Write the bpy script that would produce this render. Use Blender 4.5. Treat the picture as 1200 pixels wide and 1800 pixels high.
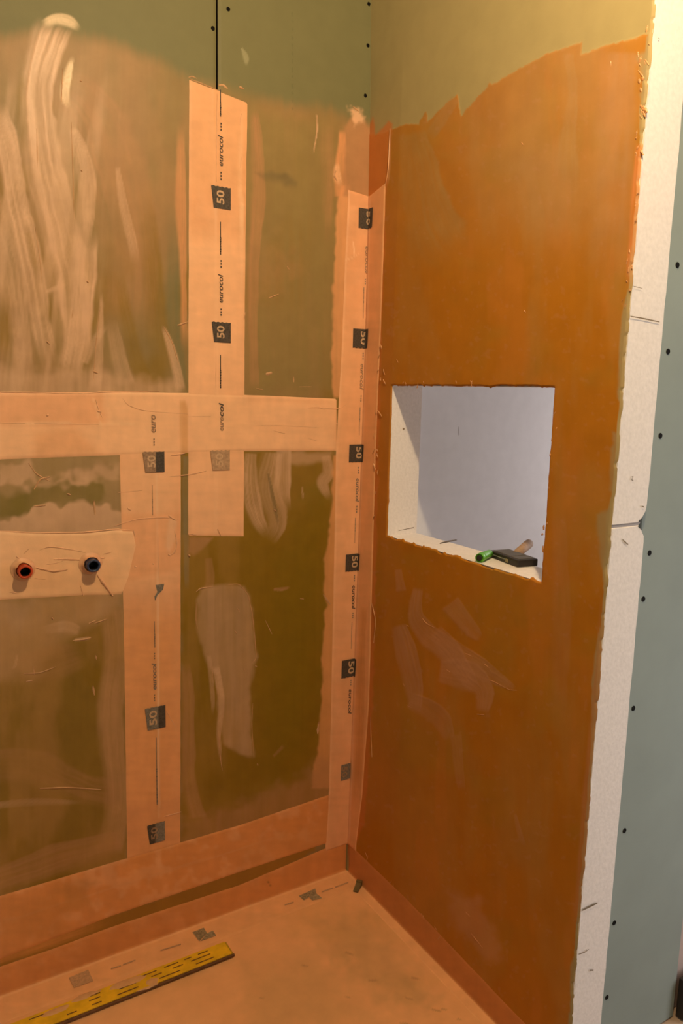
import bpy, bmesh, math, random
import numpy as np
from mathutils import Matrix, Vector
from mathutils.geometry import tessellate_polygon

for o in list(bpy.data.objects):
    bpy.data.objects.remove(o)
scene = bpy.context.scene
COL = scene.collection
rnd = random.Random(7)

# ------------------------------------------------------------------ camera
FPX = 1323.19
YAW, PITCH, ROLL = [math.radians(a) for a in (31.811, 9.0475, 1.412)]
CAM = np.array([-1.12946, -1.73473, 1.42])
_f = np.array([math.sin(YAW)*math.cos(PITCH), math.cos(YAW)*math.cos(PITCH), -math.sin(PITCH)])
_r = np.cross(_f, [0, 0, 1.0]); _r /= np.linalg.norm(_r)
_u = np.cross(_r, _f)
_r2 = math.cos(ROLL)*_r + math.sin(ROLL)*_u
_u2 = -math.sin(ROLL)*_r + math.cos(ROLL)*_u
MROT = np.array([_r2, -_u2, _f])
cd = bpy.data.cameras.new('camera')
cd.sensor_fit = 'VERTICAL'; cd.sensor_height = 36.0; cd.sensor_width = 24.0
cd.lens = FPX/1800*36.0
cd.clip_start = 0.02
cam = bpy.data.objects.new('camera', cd); COL.objects.link(cam)
mw = Matrix.Identity(4)
for i in range(3):
    mw[i][0] = _r2[i]; mw[i][1] = _u2[i]; mw[i][2] = -_f[i]; mw[i][3] = CAM[i]
cam.matrix_world = mw
scene.camera = cam

# ------------------------------------------------------------------ light and exposure
w = bpy.data.worlds.new('world'); scene.world = w; w.use_nodes = True
w.node_tree.nodes['Background'].inputs[0].default_value = (0.75, 0.85, 1.0, 1)
w.node_tree.nodes['Background'].inputs[1].default_value = 0.30
# bare work bulb hanging above the shower floor
ld = bpy.data.lights.new('work_bulb', 'POINT'); ld.energy = 68; ld.color = (1.0, 0.74, 0.41); ld.shadow_soft_size = 0.03
lo = bpy.data.objects.new('work_bulb', ld); COL.objects.link(lo); lo.location = (-0.52, -1.31, 2.53)
# unseen fill light added to brighten the block end and green board
ad = bpy.data.lights.new('side_fill', 'AREA'); ad.energy = 24; ad.color = (1.0, 0.92, 0.90); ad.shape = 'RECTANGLE'; ad.size = 0.9; ad.size_y = 2.0
ao = bpy.data.objects.new('side_fill', ad); COL.objects.link(ao); ao.location = (1.45, -1.9, 1.05); ao.rotation_euler = (math.radians(90), 0, math.radians(90))
# unseen fill light added to brighten the space beyond the partition
bd = bpy.data.lights.new('recess_fill', 'AREA'); bd.energy = 7.5; bd.color = (1.0, 0.94, 0.91); bd.shape = 'RECTANGLE'; bd.size = 0.5; bd.size_y = 0.9
bo = bpy.data.objects.new('recess_fill', bd); COL.objects.link(bo); bo.location = (1.36, -0.42, 1.25); bo.rotation_euler = (math.radians(90), 0, math.radians(90))
vs = scene.view_settings
vs.view_transform = 'Standard'; vs.look = 'None'; vs.gamma = 1.0; vs.use_curve_mapping = False
vs.exposure = 0.08

# ------------------------------------------------------------------ geometry of the picture -> the place
def ray(x, y): return MROT.T @ np.array([x-600.0, y-900.0, FPX])
def on_plane(x, y, ax, v=0.0):
    r = ray(x, y); t = (v-CAM[ax])/r[ax]; return CAM+t*r
def BW(x, y, v=0.0): return on_plane(x, y, 1, v)       # back wall
def RW(x, y, v=0.0): return on_plane(x, y, 0, v)       # right wall
def FL(x, y, v=0.0): return on_plane(x, y, 2, v)       # floor
def project(P):
    q = (P-CAM) @ MROT.T
    return 600+FPX*q[..., 0]/q[..., 2], 900+FPX*q[..., 1]/q[..., 2]

# ------------------------------------------------------------------ noise
_rs = np.random.RandomState(3)
_T = _rs.rand(256, 256)
def vnoise(x, y, seed=0):
    x = np.asarray(x, float)+seed*17.31; y = np.asarray(y, float)+seed*9.77
    xi = np.floor(x).astype(int); yi = np.floor(y).astype(int)
    fx = x-xi; fy = y-yi; fx = fx*fx*(3-2*fx); fy = fy*fy*(3-2*fy)
    a = _T[xi & 255, yi & 255]; b = _T[(xi+1) & 255, yi & 255]; c = _T[xi & 255, (yi+1) & 255]; d = _T[(xi+1) & 255, (yi+1) & 255]
    return (a*(1-fx)+b*fx)*(1-fy)+(c*(1-fx)+d*fx)*fy
def fbm(x, y, seed=0, o=4):
    s = 0; a = .5
    for i in range(o):
        s = s+a*vnoise(x*2**i, y*2**i, seed+i*5); a *= .5
    return s/(1-.5**o)
def sstep(a, b, x):
    t = np.clip((x-a)/(b-a), 0, 1); return t*t*(3-2*t)

# ------------------------------------------------------------------ painted coats: where which coat lies on a surface
def bowed(z): return np.interp(z, [0, .35, .65, .95, 1.257, 1.56, 1.87, 2.15, 2.40], [0, .003, .006, .008, .010, .012, .010, .006, 0])
class Coat:
    """vertex positions with coat colour, gloss and relief"""
    def __init__(s, P, base, rough=.5):
        s.P = P.reshape(-1, 3); s.u, s.v = project(s.P)
        n = len(s.P); s.c = np.tile(np.array(base, float), (n, 1)); s.r = np.full(n, rough); s.h = np.zeros(n)
    def put(s, idx, m, col, rough=None, h=0.0):
        m = np.clip(m, 0, 1)
        if col is not None: s.c[idx] = s.c[idx]*(1-m)[:, None]+np.array(col)*m[:, None]
        if rough is not None: s.r[idx] = s.r[idx]*(1-m)+rough*m
        s.h[idx] += h*m
    def box(s, pts, pad):
        p = np.array(pts, float)
        return np.where((s.u > p[:, 0].min()-pad) & (s.u < p[:, 0].max()+pad) & (s.v > p[:, 1].min()-pad) & (s.v < p[:, 1].max()+pad))[0]
    def poly(s, pts, col, a=1.0, soft=4, jag=3, jf=.06, rough=None, h=0.0, streak=0.0, sf=(.12, .008), seed=0, mot=0.0):
        idx = s.box(pts, soft+jag+2)
        if not len(idx): return
        u = s.u[idx]; v = s.v[idx]
        u2 = u+jag*2*(fbm(u*jf, v*jf, seed+1, 2)-.5); v2 = v+jag*2*(fbm(u*jf, v*jf, seed+2, 2)-.5)
        d = np.full(len(idx), 1e9); ins = np.zeros(len(idx), bool)
        n = len(pts)
        for i in range(n):
            x0, y0 = pts[i]; x1, y1 = pts[(i+1) % n]
            dx, dy = x1-x0, y1-y0; L = dx*dx+dy*dy+1e-9
            t = np.clip(((u2-x0)*dx+(v2-y0)*dy)/L, 0, 1)
            d = np.minimum(d, np.hypot(u2-x0-t*dx, v2-y0-t*dy))
            c = ((y0 > v2) != (y1 > v2)) & (u2 < (x1-x0)*(v2-y0)/(y1-y0+1e-12)+x0)
            ins ^= c
        sd = np.where(ins, d, -d)
        m = sstep(-soft, soft, sd)*a
        if streak: m = m*(1-streak+streak*2*np.clip(fbm(u*sf[0], v*sf[1], seed+3, 3)-.18, 0, .6))
        if mot: m = m*(1-mot+mot*2*np.clip(fbm(u*.02, v*.02, seed+8, 3)-.15, 0, .7))
        s.put(idx, m, col, rough, h)
    def stroke(s, pts, wid, col, a=1.0, soft=.35, streak=.5, rough=None, h=0.0, seed=0, fade=(.05, .25), sf=9.0, over=False):
        """brush stroke: pts along its middle, wid its full width in the same units (one or one per point)"""
        p = np.array(pts, float); n = len(p)
        ws = np.array(wid, float) if np.ndim(wid) else np.full(n, float(wid))
        t = np.linspace(0, n-1, (n-1)*7+1)
        def cr(A):
            out = []
            for q in t:
                i = min(int(q), n-2); f = q-i
                a0 = A[max(i-1, 0)]; a1 = A[i]; a2 = A[i+1]; a3 = A[min(i+2, n-1)]
                out.append(.5*((2*a1)+(-a0+a2)*f+(2*a0-5*a1+4*a2-a3)*f*f+(-a0+3*a1-3*a2+a3)*f**3))
            return np.array(out)
        c = cr(p); W = cr(ws)/2
        idx = s.box(c, W.max()+3)
        if not len(idx): return
        u = s.u[idx]; v = s.v[idx]
        wa = min(.16*W.max(), 7.0)
        if W.max() > 6:
            u, v = u+wa*2*(fbm(u*.02, v*.012, seed+11, 3)-.5)+wa*.5*(fbm(u*.09, v*.05, seed+12, 2)-.5), v+wa*2*(fbm(u*.02, v*.02, seed+13, 3)-.5)
        best = np.full(len(idx), 1e9); S = np.zeros(len(idx)); Tt = np.zeros(len(idx)); acc = 0
        tot = np.hypot(*(c[1:]-c[:-1]).T).sum()
        for i in range(len(c)-1):
            dx, dy = c[i+1]-c[i]; L = math.hypot(dx, dy)+1e-9
            q = ((u-c[i, 0])*dx+(v-c[i, 1])*dy)/L
            qc = np.clip(q, 0, L)
            dd = np.hypot(u-c[i, 0]-qc/L*dx, v-c[i, 1]-qc/L*dy)
            side = np.sign((u-c[i, 0])*dy-(v-c[i, 1])*dx)
            wl = W[i]+(W[i+1]-W[i])*qc/L
            k = dd < best
            best = np.where(k, dd, best); S = np.where(k, acc+qc, S); Tt = np.where(k, side*dd/np.maximum(wl, .5), Tt)
            acc += L
        wob = .25*(fbm(S*.03, Tt*2+seed*3.3, seed, 2)-.5)
        sf_ = np.where(Tt > 0, soft*.55, np.minimum(soft*1.9, .9))      # a brush leaves one crisp and one feathered side
        m = 1-sstep(1-sf_, 1+.02, np.abs(Tt)+wob)
        if W.max() > 6: m *= np.clip(.55+.95*fbm(S*.012+seed*2.7, Tt*.9+seed, seed+21, 3), 0, 1.08)
        m *= sstep(0, max(fade[0]*tot, 1.5), S+best*0) * (1-sstep(tot*(1-fade[1]), tot+1, S)) if fade[1] > 0 else sstep(0, max(fade[0]*tot, 1.5), S)
        st = fbm(Tt*sf+seed*7.1, S*.006+seed, seed+4, 4)
        m *= 1-streak+streak*2*np.clip(st-.2, 0, .6)
        if over: m = m*s.coated[idx]          # only where the coat already lies
        s.put(idx, m*a, col, rough, 0)
        if h: s.h[idx] += h*m*(.4+1.2*(st-.3))

# ------------------------------------------------------------------ materials
def newmat(name):
    m = bpy.data.materials.new(name); m.use_nodes = True
    nt = m.node_tree; return m, nt, nt.nodes['Principled BSDF']
def coat_mat(name, spec=.22, bump=.10, nscale=420, mott=.035):
    m, nt, b = newmat(name); N = nt.nodes; L = nt.links
    at = N.new('ShaderNodeAttribute'); at.attribute_name = 'coat'
    gl = N.new('ShaderNodeAttribute'); gl.attribute_name = 'gloss'
    tc = N.new('ShaderNodeTexCoord')
    n1 = N.new('ShaderNodeTexNoise'); n1.inputs['Scale'].default_value = 22; n1.inputs['Detail'].default_value = 5; L.new(tc.outputs['Object'], n1.inputs['Vector'])
    mr = N.new('ShaderNodeMapRange'); mr.inputs[1].default_value = .3; mr.inputs[2].default_value = .7; mr.inputs[3].default_value = 1-mott; mr.inputs[4].default_value = 1+mott
    L.new(n1.outputs[0], mr.inputs[0])
    mx = N.new('ShaderNodeVectorMath'); mx.operation = 'SCALE'; L.new(at.outputs['Color'], mx.inputs[0]); L.new(mr.outputs[0], mx.inputs['Scale'])
    L.new(mx.outputs[0], b.inputs['Base Color'])
    L.new(gl.outputs['Fac'], b.inputs['Roughness'])
    b.inputs['Specular IOR Level'].default_value = spec
    n2 = N.new('ShaderNodeTexNoise'); n2.inputs['Scale'].default_value = nscale; n2.inputs['Detail'].default_value = 2; L.new(tc.outputs['Object'], n2.inputs['Vector'])
    n3 = N.new('ShaderNodeTexNoise'); n3.inputs['Scale'].default_value = 45; n3.inputs['Detail'].default_value = 3; L.new(tc.outputs['Object'], n3.inputs['Vector'])
    ad = N.new('ShaderNodeMath'); ad.operation = 'MULTIPLY_ADD'; ad.inputs[1].default_value = .35; L.new(n2.outputs[0], ad.inputs[0]); L.new(n3.outputs[0], ad.inputs[2])
    bp = N.new('ShaderNodeBump'); bp.inputs['Strength'].default_value = bump; bp.inputs['Distance'].default_value = .003; L.new(ad.outputs[0], bp.inputs['Height']); L.new(bp.outputs[0], b.inputs['Normal'])
    return m
def plain(name, col, rough=.6, var=.08, scale=60, bump=.15, spec=.4, metal=0.0, stretch=None):
    m, nt, b = newmat(name); N = nt.nodes; L = nt.links
    tc = N.new('ShaderNodeTexCoord'); n = N.new('ShaderNodeTexNoise'); n.inputs['Scale'].default_value = scale; n.inputs['Detail'].default_value = 5
    src = tc.outputs['Object']
    if stretch:
        mp = N.new('ShaderNodeMapping'); mp.inputs['Scale'].default_value = stretch; L.new(src, mp.inputs[0]); src = mp.outputs[0]
    L.new(src, n.inputs['Vector'])
    r = N.new('ShaderNodeValToRGB'); r.color_ramp.elements[0].position = .3; r.color_ramp.elements[1].position = .7
    r.color_ramp.elements[0].color = (*[c*(1-var) for c in col], 1); r.color_ramp.elements[1].color = (*[min(1, c*(1+var)) for c in col], 1)
    L.new(n.outputs[0], r.inputs[0]); L.new(r.outputs[0], b.inputs['Base Color'])
    b.inputs['Roughness'].default_value = rough; b.inputs['Specular IOR Level'].default_value = spec; b.inputs['Metallic'].default_value = metal
    if bump:
        bp = N.new('ShaderNodeBump'); bp.inputs['Strength'].default_value = bump; bp.inputs['Distance'].default_value = .002; L.new(n.outputs[0], bp.inputs['Height']); L.new(bp.outputs[0], b.inputs['Normal'])
    return m
# coat colours (what the surface itself is)
C_GREEN = (.178, .168, .083)     # bare moisture-resistant board of the back wall
C_BARE = (.42, .335, .165)      # bare board of the right wall
C_THIN = (.300, .190, .075)      # one thin coat, board shows through
C_OLIVE = (.245, .140, .008)
C_MID = (.46, .235, .115)
C_PALE = (.66, .41, .27)         # thick coat, and painted lamp glare in the upper left field
C_TAPE = (.82, .43, .235)
C_TAPE2 = (.70, .32, .15)
C_RW = (.455, .175, .013)         # coat on the right wall
C_RWP = (.53, .27, .15)
C_RED = (.62, .20, .05)
M_COAT = coat_mat('waterproof_coat')
M_COATR = coat_mat('waterproof_coat_right', spec=.16, bump=.10)
M_TAPE = coat_mat('coated_sealing_tape', spec=.3, bump=.12, nscale=700, mott=.04)
M_FLOOR = coat_mat('coated_floor', spec=.25, bump=.12, nscale=600, mott=.05)
M_FOAM = plain('white_foam_block', (.79, .735, .715), .85, .05, 130, .35, .2)
M_PLASTER = plain('grey_white_plaster', (.68, .67, .68), .8, .03, 25, .05, .2)
M_BOARD = plain('grey_green_board', (.255, .305, .290), .75, .05, 8, .05, .25)
M_DARK = plain('dark_gap', (.035, .025, .015), .9, .2, 80, 0)
M_PRINT = plain('black_print', (.075, .058, .048), .6, .35, 260, 0, .3)
M_PRINTG = plain('grey_print', (.20, .17, .145), .6, .3, 240, 0, .3)
M_PRINTF = plain('faded_print', (.46, .285, .175), .6, .2, 200, 0, .3)
M_PRINTM = plain('half_faded_print', (.33, .20, .125), .6, .25, 200, 0, .3)
M_DIGIT = plain('tape_coloured_digits', (.58, .38, .24), .6, .15, 300, 0, .3)
M_RIDGE = plain('coat_ridge', (.74, .40, .23), .45, .08, 90, .1, .4)
M_RIDGER = plain('coat_ridge_orange', (.60, .29, .12), .4, .08, 90, .1, .5)
M_CEIL = plain('ceiling_board', (.22, .20, .17), .9, .04, 6, .05, .2)
M_SCREW = plain('screw_black', (.006, .005, .005), .8, .2, 90, 0, .1)

# ------------------------------------------------------------------ mesh helpers
def link(o, parent=None):
    COL.objects.link(o)
    if parent is not None: o.parent = parent
    return o
def mesh_obj(name, verts, faces, mat, parent=None, smooth=False):
    me = bpy.data.meshes.new(name); me.from_pydata([tuple(map(float, v)) for v in verts], [], [tuple(f) for f in faces]); me.update()
    if mat: me.materials.append(mat)
    if smooth: me.polygons.foreach_set('use_smooth', [True]*len(me.polygons))
    return link(bpy.data.objects.new(name, me), parent)
def bm_obj(name, bm, mat, parent=None, smooth=False):
    me = bpy.data.meshes.new(name); bmesh.ops.recalc_face_normals(bm, faces=bm.faces); bm.to_mesh(me); bm.free()
    if mat: me.materials.append(mat)
    if smooth: me.polygons.foreach_set('use_smooth', [True]*len(me.polygons))
    return link(bpy.data.objects.new(name, me), parent)
def tag(o, label, cat, group=None, kind=None):
    if label: o['label'] = label
    if cat: o['category'] = cat
    if group: o['group'] = group
    if kind: o['kind'] = kind
    return o
def struct(o, label=None):
    o['kind'] = 'structure'
    if label: o['label'] = label
    return o
def empty(name, loc=(0, 0, 0)):
    o = bpy.data.objects.new(name, None); o.empty_display_size = .05; o.location = loc; return link(o)
def sheet(name, P, coat, nrm, mat, parent=None, keep=None, flip=False):
    """grid (ny, nx, 3) -> one mesh with the coat's colours and relief"""
    ny, nx = P.shape[:2]
    V = P.reshape(-1, 3)+coat.h[:, None]*np.array(nrm)
    i = np.arange(ny*nx).reshape(ny, nx)
    q = np.stack([i[:-1, :-1], i[:-1, 1:], i[1:, 1:], i[1:, :-1]], -1).reshape(-1, 4)
    if keep is not None: q = q[keep.reshape(-1)]
    if flip: q = q[:, ::-1]
    used = np.unique(q); mp = np.full(ny*nx, -1); mp[used] = np.arange(len(used)); q = mp[q]
    me = bpy.data.meshes.new(name)
    me.vertices.add(len(used)); me.vertices.foreach_set('co', V[used].astype(np.float32).ravel())
    me.loops.add(q.size); me.loops.foreach_set('vertex_index', q.astype(np.int32).ravel())
    me.polygons.add(len(q)); me.polygons.foreach_set('loop_start', np.arange(0, q.size, 4, dtype=np.int32)); me.polygons.foreach_set('loop_total', np.full(len(q), 4, dtype=np.int32))
    me.update(calc_edges=True); me.validate()
    a = me.attributes.new('coat', 'FLOAT_COLOR', 'POINT'); a.data.foreach_set('color', np.c_[np.clip(coat.c[used], 0, 1), np.ones(len(used))].astype(np.float32).ravel())
    g = me.attributes.new('gloss', 'FLOAT', 'POINT'); g.data.foreach_set('value', np.clip(coat.r[used], .05, 1).astype(np.float32))
    me.polygons.foreach_set('use_smooth', np.ones(len(q), dtype=bool))
    me.materials.append(mat)
    return link(bpy.data.objects.new(name, me), parent)
def box_bm(bm, x0, x1, y0, y1, z0, z1, bev=0, seg=2):
    vs = [bm.verts.new((x, y, z)) for x in (x0, x1) for y in (y0, y1) for z in (z0, z1)]
    fs = [bm.faces.new([vs[k] for k in f]) for f in ((0, 1, 3, 2), (4, 6, 7, 5), (0, 4, 5, 1), (2, 3, 7, 6), (0, 2, 6, 4), (1, 5, 7, 3))]
    if bev:
        es = {e for f in fs for e in f.edges}
        bmesh.ops.bevel(bm, geom=list(es), offset=bev, segments=seg, profile=.6, affect='EDGES')
def extrude_poly(name, pts3, vec, mat, parent=None):
    n = len(pts3); bm = bmesh.new()
    a = [bm.verts.new(tuple(p)) for p in pts3]; b = [bm.verts.new(tuple(np.array(p)+np.array(vec))) for p in pts3]
    bm.faces.new(a); bm.faces.new(b[::-1])
    for i in range(n): bm.faces.new((a[i], b[i], b[(i+1) % n], a[(i+1) % n]))
    bmesh.ops.triangulate(bm, faces=[f for f in bm.faces if len(f.verts) > 4])
    return bm_obj(name, bm, mat, parent)

# ================================================================== THE SETTING
ZC = 2.62
GAPX = BW(381.5, 60)[0]          # joint between the two boards of the back wall

# ---- back wall: two boards, coated
wb = empty('wall_back'); struct(wb, 'back shower wall of green boards under an orange waterproof coat')
bm = bmesh.new(); box_bm(bm, -1.95, 0.10, .0125, .06, 0, ZC); bm_obj('wall_core', bm, M_DARK, wb)

def paint_back(s):
    u, v = s.u, s.v
    allx = np.arange(len(u))
    # first thin coat, brushed on up to an uneven height
    top = np.interp(u, [-300, 0, 60, 150, 210, 300, 330, 440, 520, 560, 600, 650], [70, 62, 55, 58, 75, 110, 135, 160, 185, 180, 200, 215])
    top = top+14*(fbm(u*.03, v*0+1, 11, 3)-.5)+10*(fbm(u*.15, v*.01, 12, 2)-.5)
    m = sstep(-14, 26, v-top)
    br = fbm(u*.030, v*.004, 5, 4)
    s.put(allx, m*(.62+.35*br), C_THIN, None); s.put(allx, m, None, .46)
    s.put(allx, m*.38*sstep(.40, .70, fbm(u*.014, v*.004, 6, 4)), C_MID)
    s.put(allx, m*.5*sstep(.55, .75, fbm(u*.012, v*.006, 9, 3)), C_OLIVE)
    # upper left field: long thick pale strokes, lamp glare painted into their colour
    S = s.stroke
    S([(95, 140), (160, 200), (205, 330), (225, 460), (215, 600)], [60, 110, 130, 120, 110], C_MID, .55, seed=21, streak=.4, fade=(.15, .2))
    S([(250, 300), (262, 430), (275, 560), (290, 670)], [30, 44, 52, 50], C_OLIVE, .5, soft=.8, seed=22, streak=.35, fade=(.4, .1))
    S([(300, 330), (304, 450), (303, 560), (318, 690)], [30, 34, 34, 30], C_GREEN, .7, soft=.7, seed=23, streak=.3, fade=(.4, .1))
    S([(206, 470), (222, 560), (240, 640), (262, 690)], [24, 34, 44, 40], C_OLIVE, .6, soft=.8, seed=24, streak=.3, fade=(.35, .1))
    S([(100, 34), (76, 100), (64, 190), (78, 300), (104, 410), (122, 520), (130, 640)], [74, 66, 64, 72, 78, 78, 74], C_PALE, .95, soft=.30, streak=.62, rough=.36, h=.0006, seed=1, fade=(.06, .14), sf=6)
    S([(72, 44), (96, 36), (120, 38), (142, 54)], [16, 24, 28, 10], (.80, .58, .38), .9, soft=.6, streak=.5, rough=.34, h=.0005, seed=2, fade=(.2, .25), sf=5)  # bright patch of lamp glare painted on
    S([(128, 96), (117, 135), (113, 170), (122, 196)], [8, 18, 20, 6], (.80, .57, .36), .9, soft=.6, streak=.4, rough=.32, seed=3, fade=(.2, .3))
    S([(-10, 180), (12, 260), (30, 360), (55, 480), (74, 590), (92, 670)], [40, 46, 46, 44, 40, 34], C_PALE, .9, soft=.3, streak=.5, rough=.42, h=.0005, seed=4, fade=(.1, .2))
    S([(-20, 330), (10, 440), (28, 560), (46, 680)], [40, 52, 44, 36], C_PALE, .55, streak=.6, rough=.42, seed=5, fade=(.1, .2))
    S([(126, 222), (140, 260), (152, 330), (150, 440)], [14, 30, 34, 20], C_PALE, .65, streak=.5, seed=6, rough=.42)
    S([(150, 400), (142, 500), (130, 600), (122, 680)], [46, 56, 56, 50], C_PALE, .9, streak=.45, seed=7, rough=.40, fade=(.2, .2))
    S([(205, 290), (216, 360), (232, 430), (238, 470)], [10, 18, 20, 16], C_PALE, .5, streak=.4, seed=8, rough=.42)
    S([(180, 510), (176, 580), (170, 650), (166, 690)], [6, 14, 22, 24], C_PALE, .6, streak=.3, seed=9, rough=.44, fade=(.15, .1))
    S([(196, 560), (206, 620), (220, 680)], [20, 34, 40], C_PALE, .45, streak=.3, seed=10, fade=(.3, .1))
    S([(285, 570), (302, 620), (316, 690)], [8, 18, 22], C_PALE, .7, streak=.3, seed=13, fade=(.15, .1))
    S([(80, 430), (92, 480), (86, 520)], [24, 30, 20], C_OLIVE, .6, soft=.9, streak=.3, seed=14, fade=(.35, .4))
    S([(44, 380), (58, 450), (68, 500)], [12, 16, 14], C_OLIVE, .45, soft=.9, streak=.3, seed=15, fade=(.3, .4))
    S([(40, 120), (36, 200), (44, 280)], [16, 26, 20], C_OLIVE, .5, soft=.9, streak=.3, seed=16, fade=(.3, .4))
    S([(10, 510), (6, 580), (10, 650)], [40, 36, 24], C_OLIVE, .5, soft=.9, streak=.4, seed=17, fade=(.4, .4))
    S([(90, 530), (104, 580), (100, 650)], [22, 24, 14], C_THIN, .6, soft=.9, streak=.3, seed=18, fade=(.4, .4))
    s.poly([(-60, 640), (70, 655), (160, 648), (300, 672), (330, 700), (330, 720), (-60, 720)], C_PALE, .6, soft=14, jag=10, seed=30, streak=.4)
    hz = sstep(.46, .72, fbm(u*.05+v*.006, v*.0035, 97, 4))*sstep(.25, .6, fbm(u*.008, v*.006, 98, 3))
    k = np.where((u < 330) & (v > 80) & (v < 700))[0]; s.put(k, (hz*.5*sstep(80, 220, v)*(1-sstep(120, 250, u)))[k], C_PALE, .40)
    S([(150, 640), (168, 600), (190, 570)], [14, 20, 8], C_PALE, .5, soft=.8, seed=99, streak=.4)
    S([(80, 515), (100, 508), (118, 500)], [8, 14, 8], C_PALE, .6, soft=.8, seed=100, streak=.3)
    S([(318, 210), (316, 360), (322, 520), (322, 620)], [16, 22, 12, 18], C_TAPE2, .65, streak=.4, seed=19, fade=(.15, .15))
    # field between the vertical tape and the corner tape
    s.poly([(436, 195), (590, 215), (590, 690), (436, 690)], (.27, .195, .075), .85, soft=20, jag=6, seed=31, streak=.35)
    S([(446, 190), (452, 330), (444, 500), (446, 690)], [18, 30, 22, 18], C_MID, .75, streak=.5, seed=32, fade=(.05, .05))
    S([(572, 196), (574, 260), (576, 340), (572, 450)], [26, 34, 28, 14], C_MID, .45, soft=.8, streak=.5, seed=33, fade=(.2, .4))
    s.poly([(440, 420), (490, 430), (520, 470), (490, 510), (440, 520)], C_MID, .35, soft=34, jag=26, seed=34, mot=.5)
    s.poly([(598, 325), (592, 380), (589, 440), (585, 520), (584, 590), (581, 630), (586, 700), (610, 700), (616, 325)], (.74, .36, .17), .9, soft=3, jag=4, seed=35, streak=.25)
    S([(600, 225), (598, 300), (600, 345)], [14, 24, 28], C_TAPE2, .9, streak=.3, seed=36, fade=(.1, .02))
    s.poly([(606, 222), (618, 205), (640, 212), (650, 225), (648, 350), (604, 345)], C_MID, .85, soft=4, jag=3, seed=37)
    s.poly([(614, 190), (622, 186), (640, 200), (638, 216), (626, 222), (618, 210)], (.82, .48, .30), .9, soft=5, jag=7, jf=.12, seed=38, mot=.3)
    S([(592, 284), (590, 300), (592, 314), (600, 330)], [8, 16, 18, 10], (.80, .46, .27), .8, soft=.7, streak=.4, seed=39, fade=(.25, .35))
    S([(556, 200), (557, 230), (550, 270)], [2, 3, 2.5], C_PALE, .8, streak=.1, seed=40)
    s.poly([(448, 302), (500, 304), (522, 318), (520, 330), (480, 318)], (.16, .12, .06), .55, soft=6, jag=6, seed=41, mot=.7)
    S([(424, 84), (431, 100), (433, 116)], [3, 12, 5], (.42, .40, .26), .5, streak=.2, seed=42)
    for y in range(20, 190, 14): S([(513, y), (514, y+4+rnd.random()*6)], 2.4, (.10, .11, .055), .55, seed=43+y, fade=(.0, .1))
    # left field under the horizontal tape
    s.poly([(-80, 800), (212, 800), (212, 950), (-80, 950)], (.40, .27, .14), .8, soft=8, jag=5, seed=50, streak=.3)
    s.poly([(-60, 872), (60, 858), (90, 840), (170, 836), (178, 860), (160, 890), (60, 892), (20, 915), (-60, 920)], (.21, .155, .040), .85, soft=9, jag=22, jf=.035, seed=51, mot=.45)
    s.poly([(-60, 908), (20, 912), (60, 888), (110, 886), (180, 884), (215, 900), (215, 950), (-60, 950)], C_PALE, .85, soft=4, jag=13, jf=.05, seed=52, mot=.35)
    s.poly([(0, 815), (50, 815), (70, 840), (150, 828), (208, 812), (208, 835), (120, 850), (60, 850), (0, 860)], C_PALE, .75, soft=8, jag=16, seed=53, mot=.6)
    # left field under the valve patch
    s.poly([(-80, 1045), (216, 1045), (222, 1520), (-80, 1600)], C_OLIVE, .75, soft=10, jag=8, seed=55)
    s.poly([(-80, 1050), (216, 1040), (216, 1070), (150, 1100), (70, 1150), (60, 1190), (-80, 1200)], C_PALE, .55, soft=20, jag=16, jf=.03, seed=56, mot=.3)
    S([(195, 1060), (200, 1160), (192, 1270), (204, 1400), (190, 1500)], [50, 50, 56, 50, 56], (.52, .29, .15), .75, streak=.35, seed=57, fade=(.05, .05))
    S([(70, 1110), (115, 1104), (140, 1112)], [14, 26, 20], C_PALE, .6, streak=.4, seed=58, fade=(.3, .1))
    S([(30, 1150), (26, 1170), (20, 1174)], [5, 6, 4], C_PALE, .7, seed=59)
    S([(130, 1126), (150, 1123), (160, 1121)], [5, 8, 6], C_PALE, .7, seed=60, streak=.2)
    S([(-20, 1350), (60, 1350), (140, 1385), (216, 1400)], [70, 70, 60, 60], C_MID, .4, streak=.5, seed=61, fade=(.1, .1))
    S([(20, 1180), (90, 1170), (150, 1150)], [60, 70, 50], C_MID, .4, streak=.4, seed=62, fade=(.2, .2))
    S([(-30, 1560), (80, 1520), (216, 1480)], [50, 60, 50], C_MID, .6, streak=.4, seed=63, fade=(.05, .05))
    S([(-30, 1420), (60, 1410), (150, 1412)], [14, 16, 8], C_PALE, .35, streak=.4, seed=64)
    hz = sstep(.42, .70, fbm(u*.02+9, v*.008, 101, 4)); k = np.where((u < 222) & (v > 1045) & (v < 1600))[0]
    s.put(k, (hz*.45)[k], (.46, .25, .09))
    # field between the lower tape and the corner tape
    s.poly([(318, 790), (585, 790), (580, 1420), (318, 1480)], (.26, .148, .010), .85, soft=8, jag=5, seed=70)
    s.poly([(560, 860), (575, 900), (572, 1000), (560, 1150), (540, 1290), (480, 1380), (470, 1250), (490, 1000)], (.17, .145, .010), .55, soft=40, jag=20, seed=71)
    s.poly([(340, 960), (420, 945), (520, 900), (582, 870), (582, 1050), (560, 1340), (430, 1390), (345, 1400)], C_OLIVE, .6, soft=20, jag=14, seed=72)
    S([(440, 795), (436, 850), (450, 910), (470, 945)], [24, 34, 30, 16], C_PALE, .7, streak=.6, seed=73, fade=(.02, .2))
    S([(480, 795), (470, 860), (486, 920), (470, 952)], [40, 52, 42, 26], C_PALE, .6, streak=.55, seed=74, fade=(.02, .2), h=.0004)
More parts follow.
